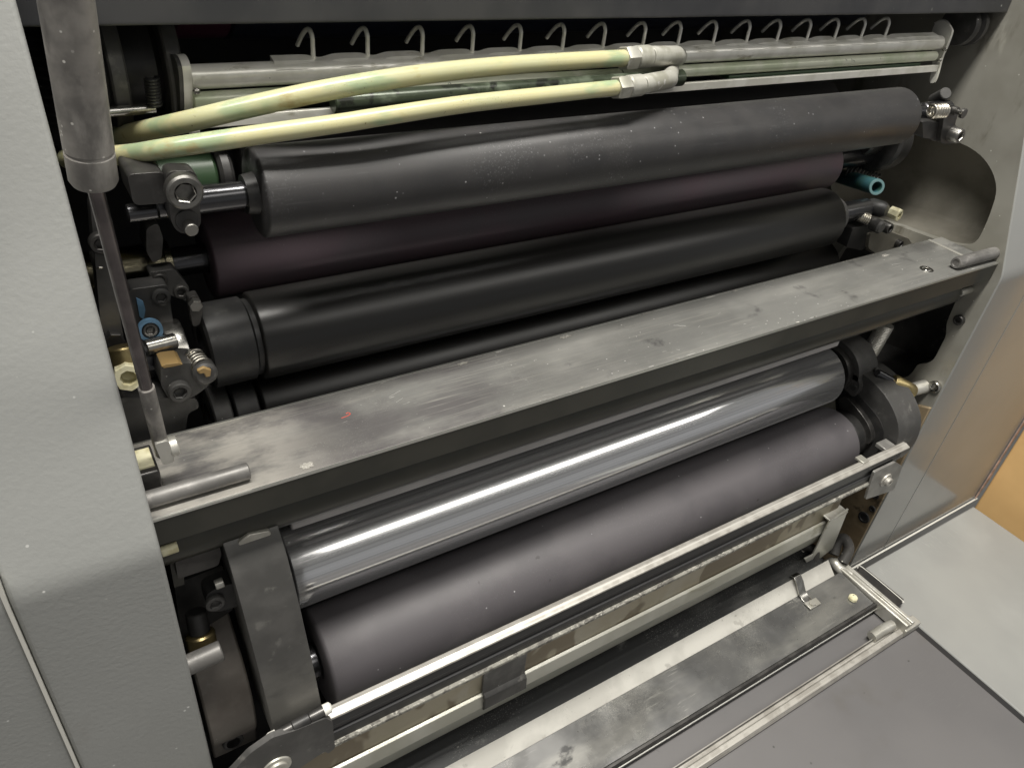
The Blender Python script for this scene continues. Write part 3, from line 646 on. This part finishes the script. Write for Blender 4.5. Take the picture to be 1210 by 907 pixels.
# lower left cluster
bl = thing('blue_ring', 'chipped blue ring around a small bolt beside the gas strut rod', 'ring', at(178, 389, Y=.40))
p = at(177, 389, Y=.40)
part('ring_body', MB().lathe(p, (0, -1, .25), [(0, .0048), (0, .0066), (.003, .0064), (.003, .0046), (0, .0048)], 32), BLUE, bl)
part('ring_bolt', MB().screw(p, (0, -1, .25), .0040, .0025), DSTEEL, bl)
bp = thing('bearing_plate', 'black bearing plate with flaked blue paint left of the third roller', 'plate', at(180, 360, Y=.41))
part('plate_body', MB().prism(rounded(poly([(152, 342), (198, 336), (206, 388), (168, 402)], .412), .003), .412, .424, 'Y'), BLACKP, bp, bevel=.001)
part('blue_flake', MB().prism(poly([(161, 352), (169, 356), (172, 366), (170, 378), (165, 374), (163, 362)], .4112), .4114, .4121, 'Y'), BLUE, bp)
p = at(190, 350, Y=.4118); part('plate_screw', MB().screw(p, (0, -1, 0), .005, .002), BLACKP, bp)
cn = thing('nylon_socket', 'cream nylon socket with a dirty bore against the left cover panel', 'socket', at(152, 447, Y=.37))
p = at(152, 447, Y=.366); dd = Vector((-.10, -1, .25))
part('socket_body', MB().lathe(p + dd.normalized() * -.018, dd, [(0, 0), (0, .0075), (.017, .0075), (.018, .0070), (.018, .0042), (.010, .0038), (.010, 0)], 8), CREAM, cn, ang=20)
p = at(150, 432, Y=.378); part('brass_cap', MB().cyl(p + Vector((0, .004, .010)), p + Vector((0, 0, 0)), .0076), BRASS, cn)
c3 = thing('roller_clamp', 'dark clamp smeared with orange grease at the left end of the third roller', 'clamp', at(215, 470, Y=.375))
Y3 = .374
part('clamp_body', MB().prism(rounded(poly([(190, 433), (222, 428), (246, 432), (250, 452), (236, 464), (226, 470), (200, 472), (190, 455)], Y3), .003), Y3, Y3 + .016, 'Y'), CAST, c3, bevel=.001)
p = at(211, 460, Y=Y3); part('socket_screw', MB().screw((p.x, Y3, p.z), (0, -1, 0), .0062, .004), CAST, c3)
p = at(243, 443, Y=Y3 - .004); part('round_head', MB().lathe((p.x, Y3 + .004, p.z), (0, -1, .1), [(0, 0), (0, .0066), (.008, .0066), (.0095, .005), (.0095, 0)], 28), CAST, c3)
part('grease_smear', MB().prism(poly([(191, 433), (196, 430.5), (212, 428.5), (216, 430.5), (205, 433), (194, 435)], Y3 - .0012), Y3 - .0012, Y3 + .012, 'Y'), ORANGE, c3, bevel=.0006)
part('grease_smear', MB().prism(poly([(233, 438), (241, 434), (250, 437), (249, 445), (243, 446), (241, 441), (235, 442)], Y3 - .0068), Y3 - .0068, Y3 - .0045, 'Y'), ORANGE, c3, bevel=.0006)
p0 = at(228, 420, Y=.385); p1 = at(238, 433, Y=.374)
part('clamp_spring', MB().spring(p0, p1, .0048, .0009, 5), SPR, c3)
p0 = at(172, 411, Y=.39); p1 = at(208, 402, Y=.392)
sp = thing('short_pin', 'short bright pin pointing left from the steel band of the third roller', 'pin', p0)
part('pin_body', MB().cyl(p0, p1, .0044), STEEL, sp)
lv = thing('lever_plate', 'dark greasy lever plate behind the gas strut rod at the left', 'lever', at(125, 360, Y=.40))
part('lever_body', MB().prism(rounded(poly([(106, 240), (122, 238), (128, 300), (146, 400), (136, 425), (118, 380)], .40), .003), .398, .410, 'Y'), CAST, lv, bevel=.001)
p = at(118, 285, Y=.398); part('lever_bolt', MB().screw(p, (0, -1, 0), .0055, .004), DSTEEL, lv)
p = at(134, 398, Y=.398); part('lever_stud', MB().hexnut(p, p + Vector((0, -.005, 0)), .0050), DSTEEL, lv)
sb = thing('short_pin', 'stubby bright pin between the left cover panel and the gas strut rod', 'pin', at(116, 306, Y=.40))
part('pin_body', MB().cyl(at(112, 296, Y=.405), at(118, 318, Y=.40), .0030), STEEL, sb)
hl = thing('hinge_link', 'small black link with two screws above the blue ring', 'link', at(196, 340, Y=.425))
part('link_body', MB().prism(rounded(poly([(176, 322), (206, 318), (224, 340), (222, 356), (204, 350), (180, 336)], .424), .002), .424, .434, 'Y'), CAST, hl, bevel=.0008)
for px, py in ((188, 329), (213, 343)):
    p = at(px, py, Y=.424); part('link_screw', MB().screw(p, (0, -1, 0), .0042, .003, 20), DSTEEL, hl)
rl = thing('release_lever', 'slim dark lever hanging beside the steel band of the third roller', 'lever', at(230, 375, Y=.40))
part('lever_body', MB().prism(rounded(poly([(222, 352), (234, 348), (240, 366), (236, 384), (228, 386)], .398), .002), .398, .404, 'Y'), DSTEEL, rl, bevel=.0006)
p = at(230, 358, Y=.398); part('lever_bolt', MB().hexnut(p, p + Vector((0, -.004, 0)), .0038), WORNS, rl)
lb = thing('shaft_bracket', 'grey brown cast bracket rising behind the left end of the crossbar', 'bracket', at(200, 510, Y=.38))
part('bracket_body', MB().prism(rounded(poly([(140, 470), (188, 470), (232, 470), (236, 482), (222, 488), (219, 512), (170, 530), (150, 530)], .380), .003), .380, .40, 'Y'), CAST, lb, bevel=.0015)

# ------------------------------------------------------------------ right end clamps
r1c = thing('roller_clamp', 'dark clamp with a pale coil spring at the right end of the topmost roller', 'clamp', at(1122, 168, Y=.352))
Yr = .350
part('clamp_spring', MB().spring(at(1100, 131.5, Y=.350), at(1117, 130.5, Y=.347), .0050, .0012, 6), SPR, r1c)
part('clamp_plate', MB().prism(smoothloop(poly([(1118, 126.5), (1125, 124), (1131, 127), (1132, 136), (1129, 147), (1134, 157), (1132, 167), (1123, 170), (1112, 168), (1114, 150)], Yr), 3), Yr, Yr + .007, 'Y'), DSTEEL, r1c, bevel=.0006)
p = at(1124, 157.5, Y=Yr); part('socket_screw', MB().screw(p, (0, -1, 0), .0064, .009, 28), WORNS, r1c)
p = at(1126, 130, Y=Yr); part('spring_bolt', MB().lathe(p, (0, -1, 0), [(0, 0), (0, .0034), (.004, .0034), (.004, .0022), (.008, .0022), (.008, .004), (.0105, .004), (.0105, 0)], 24), WORNS, r1c)
part('clamp_block', MB().prism(rounded(poly([(1090, 144), (1111, 145), (1108, 168), (1091, 163)], Yr + .004), .002), Yr + .004, Yr + .020, 'Y'), DSTEEL, r1c, bevel=.0012)
part('shaft_end', MB().cyl((.665, y1, z1), (.703, y1, z1), .0085), SHAFT, r1c)
part('lever_tab', MB().cyl(at(1103, 118, Y=.385), at(1118, 110, Y=.372), .0050), CAST, r1c)
r3c = thing('roller_clamp', 'black clamp with small spring and cream nut, right end of the third roller', 'clamp', at(1040, 285, Y=.392))
Yq = .388
part('clamp_spring', MB().spring(at(1013, 254, Y=.404), at(1026, 259, Y=.396), .0048, .0010, 6), SPR, r3c)
p = at(1031, 264, Y=Yq + .006); part('round_head', MB().lathe(p, (0, -1, 0), [(0, 0), (0, .0066), (.009, .0066), (.011, .005), (.011, 0)], 28), CAST, r3c)
p = at(1042, 266, Y=Yq + .004); part('socket_screw', MB().screw(p, (0, -1, 0), .0055, .010, 28), DSTEEL, r3c)
p = at(1026, 243, Y=.410); p_ = at(1048, 249, Y=.392); part('cover_cap', MB().lathe(p, p_ - p, [(0, 0), (0, .0070), (.003, .0082), ((p_ - p).length - .004, .0080), ((p_ - p).length, .0055), ((p_ - p).length, 0)], 28), BLACKP, r3c)
p = at(1052, 250, Y=.394); part('cream_nut', MB().lathe(p, (.1, -1, 0), [(0, 0), (0, .0058), (.009, .0064), (.010, .0060), (.010, .0030), (.005, .0028), (.005, 0)], 8), CREAM, r3c, ang=20)
part('clamp_block', MB().prism(rounded(poly([(1004, 268), (1030, 262), (1034, 284), (1014, 294), (996, 290)], .402), .002), .398, .410, 'Y'), BLACKP, r3c, bevel=.001)
part('cast_foot', MB().prism(rounded(poly([(1026, 276), (1048, 272), (1072, 281), (1080, 294), (1040, 304), (1024, 292)], .396), .003), .394, .43, 'Y'), POCKET, r3c, bevel=.003)
p = at(1060, 287, Y=.394); part('foot_screw', MB().screw(p, (0, -1, 0), .0045, .005), DSTEEL, r3c)
dk = thing('drive_disc', 'dark round disc in the shade under the right end of the topmost roller', 'disc', at(1040, 185, X=.76))
part('disc_body', MB().lathe((.745, .455, -.215), (1, 0, 0), [(0, 0), (0, .030), (.002, .033), (.018, .033), (.020, .031), (.020, 0)], 48), BLACKP, dk)
part('disc_hub', MB().cyl((.725, .455, -.215), (.746, .455, -.215), .016, 40), DSTEEL, dk)
ud = thing('drive_disc', 'dark double ringed disc beside the right end of the pipe rack', 'disc', at(1130, 40, X=.78))
part('disc_body', MB().lathe((.768, .428, -.103), (1, 0, 0), [(0, 0), (0, .017), (.002, .018), (.006, .018), (.007, .014), (.014, .014), (.015, .018), (.020, .018), (.021, .016), (.021, 0)], 48), CAST, ud)
tt = thing('teal_tube', 'cut teal rubber tube poking out beside the right end of the purple roller', 'tube', at(1010, 215, X=.72))
t0 = at(980, 204, X=.765); t1 = at(1036, 221, X=.715); td = (t1 - t0).normalized()
part('tube_body', MB().lathe(t0, td, [(0, .0050), (0, .0078), ((t1 - t0).length, .0078), ((t1 - t0).length, .0050), ((t1 - t0).length - .02, .0048), ((t1 - t0).length - .02, 0)], 32), HOSET, tt)
part('tube_rim', MB().lathe(t1, td, [(-.0004, .0052), (-.0004, .0079), (.0006, .0076), (.0006, .0054), (-.0004, .0052)], 32), mat('pale_teal_cut_rim', (.10, .18, .185), .5), tt)
bs = thing('black_spring', 'black coil spring above the cut teal tube', 'spring', at(1015, 205, X=.745))
part('spring_coil', MB().spring(at(1000, 200, X=.742), at(1036, 216, X=.755), .0085, .0014, 10), SPRB, bs)

# ------------------------------------------------------------------ lower right bearing group
hb = thing('bearing_housing', 'charcoal cast bearing housing holding the right ends of the chrome and grey rollers', 'bearing housing', at(1045, 557, X=.71))
Xa, Xb = .712, .752
PA = yz([(985, 440), (1008, 437), (1025, 446), (1045, 466), (1058, 490), (1062, 512), (1055, 535), (1040, 552), (1020, 556), (1000, 540)], Xa)
part('arm_body', MB().prism(smoothloop(PA, 4), Xa, Xb), CAST, hb, bevel=.004, seg=3)
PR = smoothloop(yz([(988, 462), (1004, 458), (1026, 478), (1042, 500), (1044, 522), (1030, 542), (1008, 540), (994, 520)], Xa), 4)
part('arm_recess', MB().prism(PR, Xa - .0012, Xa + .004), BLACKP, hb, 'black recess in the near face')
PL = smoothloop(yz([(996, 470), (1006, 468), (1024, 488), (1034, 506), (1034, 520), (1026, 520), (1014, 502), (1000, 484)], Xa), 4)
part('arm_link', MB().prism(PL, Xa - .008, Xa - .001), DSTEEL, hb, bevel=.001)
part('bearing_ring', MB().lathe((.690, yg, zg), (1, 0, 0), [(0, .017), (0, .024), (.002, .026), (.0225, .026), (.0225, .017)], 48), BLACKP, hb)
p = at(1033, 455, X=(Xa + Xb) / 2)
p = at(1022, 443.5, X=Xa); part('arm_slot', MB().lathe((.733, p.y - .0015, p.z - .002), (0, -.6, 1), [(0, .0062), (.0028, .0058), (.0028, 0)], 24), BLACKHOLE, hb)
p = at(1058, 541, X=.738); part('arm_hole', MB().lathe(p + Vector((0, .001, 0)), (0, -1, -.35), [(0, .0062), (.0012, .0055), (.0012, .004), (-.006, .0036), (-.006, 0)], 24), BLACKHOLE, hb)
cc = thing('chrome_clamp', 'curved charcoal clamp strap over the right journal of the chrome roller', 'clamp', (.72, yc, zc + .03))
arc = []
for k in range(13):
    a_ = math.radians(60 + 115 * k / 12); arc.append((yc + .0335 * math.cos(a_), zc + .0335 * math.sin(a_)))
for k in range(12, -1, -1):
    a_ = math.radians(60 + 115 * k / 12); arc.append((yc + .0255 * math.cos(a_), zc + .0255 * math.sin(a_)))
part('clamp_strap', MB().prism(arc, .706, .738), CAST, cc, bevel=.0012)
part('strap_ring', MB().lathe((.6975, yc, zc), (1, 0, 0), [(0, .020), (0, .0265), (.0085, .0265), (.0085, .020)], 48), DSTEEL, cc)
part('strap_lug', MB().prism(rounded([(yc - .038, zc - .001), (yc - .030, zc + .010), (yc - .020, zc + .006), (yc - .022, zc - .014), (yc - .036, zc - .016)], .004), .706, .716), CAST, cc, bevel=.001)
part('lug_hole', MB().lathe((.7058, yc - .031, zc - .005), (-1, 0, 0), [(0, .0036), (.0005, .0034), (.0005, 0)], 20), BLACKHOLE, cc)
kn = thing('brass_knob', 'brass knob on a dark rod at the right, above the bearing housing', 'knob', at(1070, 455, X=.76))
k0 = at(1054, 450, X=.742); k1 = at(1078, 463, X=.765); kd = (k1 - k0).normalized(); kl = (k1 - k0).length
part('knob_body', MB().lathe(k0, kd, [(0, 0), (0, .0068), (.003, .0085), (kl - .003, .0085), (kl, .0075), (kl, .0045), (kl - .004, .004), (kl - .004, 0)], 36), BRASS, kn)
part('knob_rod', MB().cyl(k0 - kd * .022, k0, .0045), SHAFT, kn)
ts = thing('threaded_rod', 'knurled pale rod slanting up behind the crossbar at the right', 'rod', at(1032, 410, X=.75))
part('rod_body', MB().tube([at(1028, 416, X=.748) + (at(1047, 383, X=.752) - at(1028, 416, X=.748)) * (i / 80) for i in range(81)], .0085, 24, 0, True, lambda t: 1 + .05 * math.sin(t * 2 * math.pi * 20)), ALU, ts)

# ------------------------------------------------------------------ lower left bearing cover and parts
COVERM = mat('dusty_cover_casting', (.062, .061, .058), .46, .2, .5, var=(30, (.085, .083, .079), .42, .62), zone=[('Z', .105, .02, 26, .32, .60, (.175, .17, .155))], stains=[(60, (.13, .127, .118), .62, .74, 5)], specks=[(200, .06, .25, (.4, .39, .37), 22)], bump=[(420, .14, .0005)])
lg = thing('bearing_cover', 'dark grey angular cover at the left ends of the chrome and grey rollers', 'cover', (.07, .29, -.51))
PG = [(.345, -.335), (.322, -.336), (.3105, -.352), (.3015, -.385), (.2955, -.425), (.2915, -.455), (.2885, -.495), (.2935, -.512), (.345, -.518)]
def guard_x(z): return (.0485 + (-.335 - z) * .045, .0795 + (-.335 - z) * .055)
mb = MB(); vs = []; n = len(PG)
PGr = rounded(PG, .006, 4); n = len(PGr)
for s_ in (0, 1):
    for y, z in PGr: vs.append((guard_x(z)[s_], y, z))
tri = tessellate_polygon([[Vector((p[0], p[1], 0)) for p in PGr]])
fs = [(i, (i + 1) % n, n + (i + 1) % n, n + i) for i in range(n)] + [tuple(t) for t in tri] + [tuple(i + n for i in reversed(t)) for t in tri]
part('cover_shell', mb.add(vs, fs), COVERM, lg, bevel=.0025, seg=3)
part('pale_rubbed_clip', MB().prism(poly([(281, 642), (294, 632), (318, 627), (322, 632), (300, 640), (284, 648)], .318), .318, .330, 'Y'), ALU, lg, 'pale metal clip on top of the cover', bevel=.0008)
ld_ = thing('bearing_drum', 'dark brown half round bearing drum in front of the left cover panel edge', 'drum', (.037, .31, -.53))
yd, zd, rd_ = .372, -.492, .063
arc = [(yd + rd_ * math.cos(math.radians(a_)), zd + rd_ * math.sin(math.radians(a_))) for a_ in range(100, 215, 6)]
arc += [(yd - rd_ * .80, zd - .052), (yd + .01, zd - .052), (yd + .01, zd + .05)]
part('drum_body', MB().prism(arc, .0195, .0495), mat('brown_black_casting', (.115, .102, .09), .5, .2, .5, var=(38, (.15, .135, .12), .42, .62), stains=[(60, (.15, .14, .125), .62, .74, 5)], specks=[(220, .07, .2, (.4, .38, .35), 22)], bump=[(420, .14, .0005)]), ld_, bevel=.0015)
p = at(277, 880, Y=.313)
part('drum_hole', MB().lathe((p.x, .3195, p.z), (0, -1, .12), [(0, .0072), (.0045, .0070), (.005, .0062), (.005, .0046), (-.004, .0042), (-.004, 0)], 32), BLACKP, ld_)
lk = thing('brass_knob', 'dull brass knob beneath a dark spindle in the lower left gap', 'knob', at(240, 755, Y=.318))
p0 = at(231, 722, Y=.334); p1 = at(236, 747, Y=.328); p2 = at(241, 772, Y=.322)
part('knob_spindle', MB().cyl(p0, p1, .0062), BLACKP, lk)
part('knob_body', MB().cyl(p1, p2, .0088, 36), BRASS, lk)
cp = thing('cross_pin', 'dusty grey round pin crossing in front of the brass knob at the lower left', 'pin', at(240, 775, Y=.309))
part('pin_body', MB().cyl((.006, .309, at(222, 785, Y=.309).z - .001), (at(262, 767, Y=.309).x, .309, at(258, 769, Y=.309).z), .0062), DUSTY, cp)
lbk = thing('socket_bracket', 'black bracket with a hexagon socket screw left of the bearing cover', 'bracket', at(250, 715, Y=.325))
part('bracket_arm', MB().prism(rounded(poly([(243, 702), (262, 692), (292, 686), (294, 712), (262, 722), (246, 722)], .322), .004), .322, .334, 'Y'), BLACKP, lbk, bevel=.0008)
p = at(253.5, 710, Y=.322); part('socket_screw', MB().screw((p.x, .322, p.z), (0, -1, 0), .0056, .003), CAST, lbk)
lbr = thing('stop_block', 'brown grey stop block below the crossbar in the lower left gap', 'block', at(235, 665, Y=.325))
part('block_body', MB().prism(rounded(poly([(206, 657), (258, 640), (262, 655), (258, 668), (210, 684)], .326), .002), .326, .345, 'Y'), DSTEEL, lbr, bevel=.001)
part('block_screw', MB().cyl(at(254, 691, Y=.322), at(264, 687, Y=.322), .0030), ALU, lbr)
part('block_leg', MB().prism(poly([(196, 640), (213, 634), (218, 690), (206, 694)], .331), .331, .345, 'Y'), BARTUBE, lbr)
part('lower_slab', MB().prism(poly([(206, 690), (262, 668), (275, 700), (275, 720), (215, 760)], .345), .345, .36, 'Y'), BLACKP, lbr)
pn = thing('pale_tab', 'short cream metal tab against the cover panel just under the crossbar tube', 'tab', at(205, 648, Y=.318))
part('tab_body', MB().cyl(at(190, 652, Y=.3185), at(210, 645, Y=.3185), .0030), CREAM, pn)

# ------------------------------------------------------------------ trough rail in front of the grey roller
tr = thing('trough_rail', 'black rail with a pale ground top edge along the foot of the grey roller', 'rail', (.3744, .2756, -.5096))
XL, XR = .0572, .7020
part('rail_web', MB().prism([(.2834, -.4815), (.2751, -.4815), (.2746, -.4893), (.2758, -.4904), (.2758, -.4966), (.2741, -.4976), (.2741, -.5075), (.2834, -.5075)], XL, XR + .0104), RAILB, tr, bevel=.0004)
part('top_strip', MB().prism([(.2837, -.4794), (.2798, -.4784), (.2748, -.4801), (.2746, -.4817), (.2837, -.4817)], XL + .0104, XR + .0229), RAILW, tr, 'pale ground metal top strip', bevel=.0004)
part('crusted_lip', MB().prism([(.2738, -.5063), (.2716, -.5071), (.2714, -.5096), (.2751, -.5106), (.2829, -.5091), (.2829, -.5075)], XL, XR), CRUST, tr, 'pale crusted lower lip', bevel=.0004)
BRK = mat('grey_bracket_metal', (.24, .235, .22), .42, .35, .5, var=(60, (.18, .175, .165), .4, .62), specks=[(260, .06, .3, (.5, .49, .45), 25)])
Pb = [(at(px, py, Y=.2735).x, at(px, py, Y=.2735).z) for px, py in ((1031, 556), (1056, 544), (1064, 549), (1054, 577), (1020.5, 588), (1026, 570))]
part('end_bracket', MB().prism(rounded(Pb, .0021), .2709, .2735, 'Y'), BRK, tr, 'pale grey bracket with a bolt at the right end', bevel=.0005)
p = at(1046, 566.5, Y=.2709)
part('bracket_bolt', MB().lathe((p.x, .2709, p.z), (0, -1, 0), [(0, .0081), (.0016, .0079), (.0018, .0052), (.0057, .0050), (.0062, .0042), (.0062, .0023), (.0031, .0021), (.0031, 0)], 32), RAILW, tr)
part('top_block', MB().box(.6930, .7100, .2829, .2950, -.4830, -.4780), BRK, tr, bevel=.0008)
part('top_block', MB().box(.6500, .6594, .2787, .2891, -.4796, -.4768), ALU, tr, bevel=.0006)
Pd = [(at(px, py, Y=.2688).x, at(px, py, Y=.2688).z) for px, py in ((262, 925), (295, 890), (322, 871), (345, 864), (385, 848), (393, 852), (396, 883), (388, 890), (384, 887), (360, 903), (330, 925))]
part('end_plate', MB().prism(rounded(Pd, .0016), .2688, .2730, 'Y'), CAST, tr, 'dark grey end plate at the lower left', bevel=.0008)
p = at(327, 905, Y=.2688)
part('plate_bolt', MB().lathe((p.x, .2688, p.z), (0, -1, 0), [(0, .0094), (.0012, .0092), (.0015, .0064), (.0031, .0062), (.0034, .0047), (.0034, 0)], 36), ALU, tr)
h0 = at(315, 874, Y=.2725); h1 = at(384, 838, Y=.2725)
def hp(t): return h0 + (h1 - h0) * t
part('hinge_barrel', MB().cyl(hp(.1040), hp(.4368), .0031, 20), DSTEEL, tr)
part('hinge_barrel', MB().cyl(hp(.7280), hp(.9880), .0031, 20), DSTEEL, tr)
part('hinge_knuckle', MB().cyl(hp(.4368), hp(.7280), .0035, 20), BLACKP, tr)
part('hinge_pin', MB().lathe(hp(0), hp(.1040) - hp(0), [(0, 0), (0, .0026), (.0021, .0037), (.0062, .0037), (.0062, 0)], 20), TRIM, tr, 'white pin end')
part('hinge_pin', MB().lathe(hp(.9776), hp(1) - hp(.9776), [(0, 0), (0, .0037), (.0042, .0035), (.0052, .0021), (.0052, 0)], 20), TRIM, tr, 'white pin end')

# ------------------------------------------------------------------ stained inner trough
it = thing('stained_trough', 'pale metal trough frame with brown water stains below the black rail', 'trough', (.3708, .2966, -.6180))
part('back_plate', MB().box(.0309, .6850, .2977, .2997, -.5922, -.5356), STAIN, it, 'brown stained back plate')
part('front_lip', MB().prism([(.2972, -.5835), (.2941, -.5840), (.2917, -.5974), (.2972, -.5974)], .0206, .6942), PALE, it, 'pale front lip', bevel=.0004)
part('lower_face', MB().prism([(.2921, -.5979), (.2956, -.6165), (.2987, -.6165), (.2966, -.5979)], .0206, .6922), PALEG, it, bevel=.0003)
Ye = .2890
part('end_plate', MB().prism(poly([(981, 615), (1003, 601), (984, 648), (963, 664.5), (953, 664.5), (951, 660), (961, 655)], Ye), Ye, Ye + .002, 'Y'), PALE, it, 'pale bent end plate at the right', bevel=.0005)
p = at(981, 615, Y=Ye); p_ = at(1003, 601, Y=Ye)
part('top_cap', MB().box(p.x - .001, p_.x + .001, Ye - .0005, Ye + .022, p.z - .001, p.z + .0012), ALU, it, bevel=.0005)
ck = thing('clip', 'small dark folded clip hooked on the stained trough', 'clip', at(595, 815, Y=.2935))
q0, q1 = at(572, 806, Y=.2946), at(622, 782, Y=.2946)
Pk = [(.2992, -.5500), (.2956, -.5500), (.2951, -.5737), (.2935, -.5799), (.2899, -.5830), (.2884, -.5953), (.2915, -.6015), (.2935, -.5974), (.2920, -.5871), (.2966, -.5830)]
part('clip_body', MB().prism(Pk, q0.x, q1.x), CAST, ck, bevel=.0006)
wv = thing('hose_tangle', 'dusty grey tangle of small hoses and elbows at the right end of the trough', 'hoses', (.72, .31, -.66))
for i, (pts, r) in enumerate((([(985, 655, .70), (990, 640, .71), (998, 636, .715), (1003, 648, .715), (996, 664, .705)], .006), ([(975, 668, .70), (985, 664, .70), (992, 672, .70), (1005, 680, .705)], .006),
                              ([(940, 652, .66), (952, 645, .665), (962, 650, .67), (962, 662, .67)], .0055), ([(930, 655, .655), (938, 648, .66), (946, 652, .66), (947, 660, .66)], .005), ([(1000, 676, .715), (1012, 682, .73), (1018, 692, .74)], .007))):
    part('hose_loop', MB().tube([at(px, py, X=X) for px, py, X in pts], r, 14, 8), DARKRUB if i % 2 == 0 else ALU, wv)

# ------------------------------------------------------------------ drip pan and its frame
pn_ = thing('drip_pan', 'dusty zinc drip pan with a white powdered strip at the foot of the machine', 'drip pan', (.3305, .2295, -.6610))
XPR = .6949
part('rear_slope', MB().prism([(.2810, -.6405), (.3050, -.6320), (.3055, -.6330), (.2818, -.6420)], -.1, XPR - .02), PANB, pn_, 'smeared rear slope coloured dark for the shade under the trough')
part('white_strip', MB().prism([(.2667, -.6527), (.2810, -.6405), (.2818, -.6420), (.2681, -.6541)], -.1, XPR - .011), PANW, pn_, 'white powdered strip', bevel=.0003)
part('pan_floor', MB().prism([(.2667, -.6529), (.2203, -.6559), (.2203, -.6577), (.2681, -.6545)], -.0918, XPR), PANF, pn_, 'zinc floor dusted with white powder')
part('pan_lip', MB().prism([(.2203, -.6560), (.2189, -.6544), (.2168, -.6550), (.2153, -.6605), (.2168, -.6610), (.2203, -.6577)], -.0918, XPR + .0018), DSTEEL, pn_)
part('lip_edge', MB().prism([(.2152, -.6597), (.2144, -.6600), (.2144, -.6615), (.2159, -.6615)], -.0918, XPR + .0018), EDGE, pn_)
p = at(1008, 706, Z=-.6527); part('white_plug', MB().lathe((p.x, p.y, -.6541), (0, 0, 1), [(0, .0053), (.0028, .0051), (.0041, .0037), (.0041, 0)], 8), CREAM, pn_, bevel=.0003, ang=20)
pc = thing('strap_clamp', 'small bent metal strap clamp on the white strip of the drip pan', 'clamp', at(955, 705, Z=-.6518))
c0 = at(946, 682, Z=-.6270); c1 = at(962, 718, Z=-.6499)
strap = [(.2840, -.6365), (.2790, -.6340), (.2725, -.6395), (.2660, -.6480), (.2600, -.6515), (.2470, -.6525), (.2470, -.6537), (.2605, -.6530), (.2672, -.6497), (.2735, -.6408), (.2790, -.6358), (.2835, -.6378)]
xa = at(955, 700, Z=-.6426).x
part('strap', MB().prism(strap, xa - .0055, xa + .0055), STEEL, pc, bevel=.0004)
part('strap_foot', MB().prism([(xa - .0073, .2469), (xa + .0101, .2469), (xa + .0110, .2552), (xa - .0073, .2561)], -.6525, -.6509, 'Z'), ALU, pc, bevel=.0004)
part('strap_nut', MB().hexnut((xa, .2511, -.6509), (xa, .2511, -.6483), .0039), ALU, pc)
pf = thing('pan_frame', 'scuffed metal channel frame around the front and right side of the drip pan', 'frame', (.3672, .1836, -.6683))
part('front_rail', MB().prism([(.1919, -.6669), (.1919, -.6614), (.1900, -.6610), (.1896, -.6633), (.1864, -.6633), (.1850, -.6605), (.1799, -.6614), (.1781, -.6674)], -.0918, .7234), RAILW, pf, bevel=.0004)
part('rail_groove', MB().box(-.0918, .7069, .1897, .1905, -.6630, -.6608), DSTEEL, pf)
sxs = [(.6963, -.6669), (.6963, -.6509), (.6977, -.6498), (.7014, -.6499), (.7023, -.6527), (.7055, -.6527), (.7064, -.6504), (.7101, -.6499), (.7110, -.6518), (.7124, -.6637), (.7215, -.6646), (.7223, -.6669)]
part('side_channel', MB().prism(sxs, .1799, .2827, 'Y'), ALU, pf, 'bright worn channel at the right side', bevel=.0004)
part('channel_end', MB().box(.6968, .7238, .1776, .1891, -.6674, -.6573), ALU, pf, bevel=.0009)
part('corner_plug', MB().tube([at(1030, 752, Z=-.6591), at(1042, 744, Z=-.6573), at(1054, 738, Z=-.6573)], .0057, 14, 6), ALU, pf)
db = thing('rubber_block', 'charcoal rubber block lying on the pale plate beside the channel', 'rubber block', at(1040, 690, Z=-.729))
Pz = [(at(px, py, Z=-.717).x, at(px, py, Z=-.717).y) for px, py in ((1012, 672), (1018, 670), (1066, 709), (1064, 714), (1057, 718), (1010, 681))]
part('block_body', MB().prism([(x + .004, y) for x, y in Pz], -.7287, -.7165, 'Z'), BLACKP, db, bevel=.0012)
part('pale_edge', MB().tube([at(1013, 671, Z=-.7165), at(1019, 670, Z=-.7165), at(1064, 707, Z=-.7165), at(1066, 711, Z=-.7165)], .0007, 8, 6), TRIM, db)
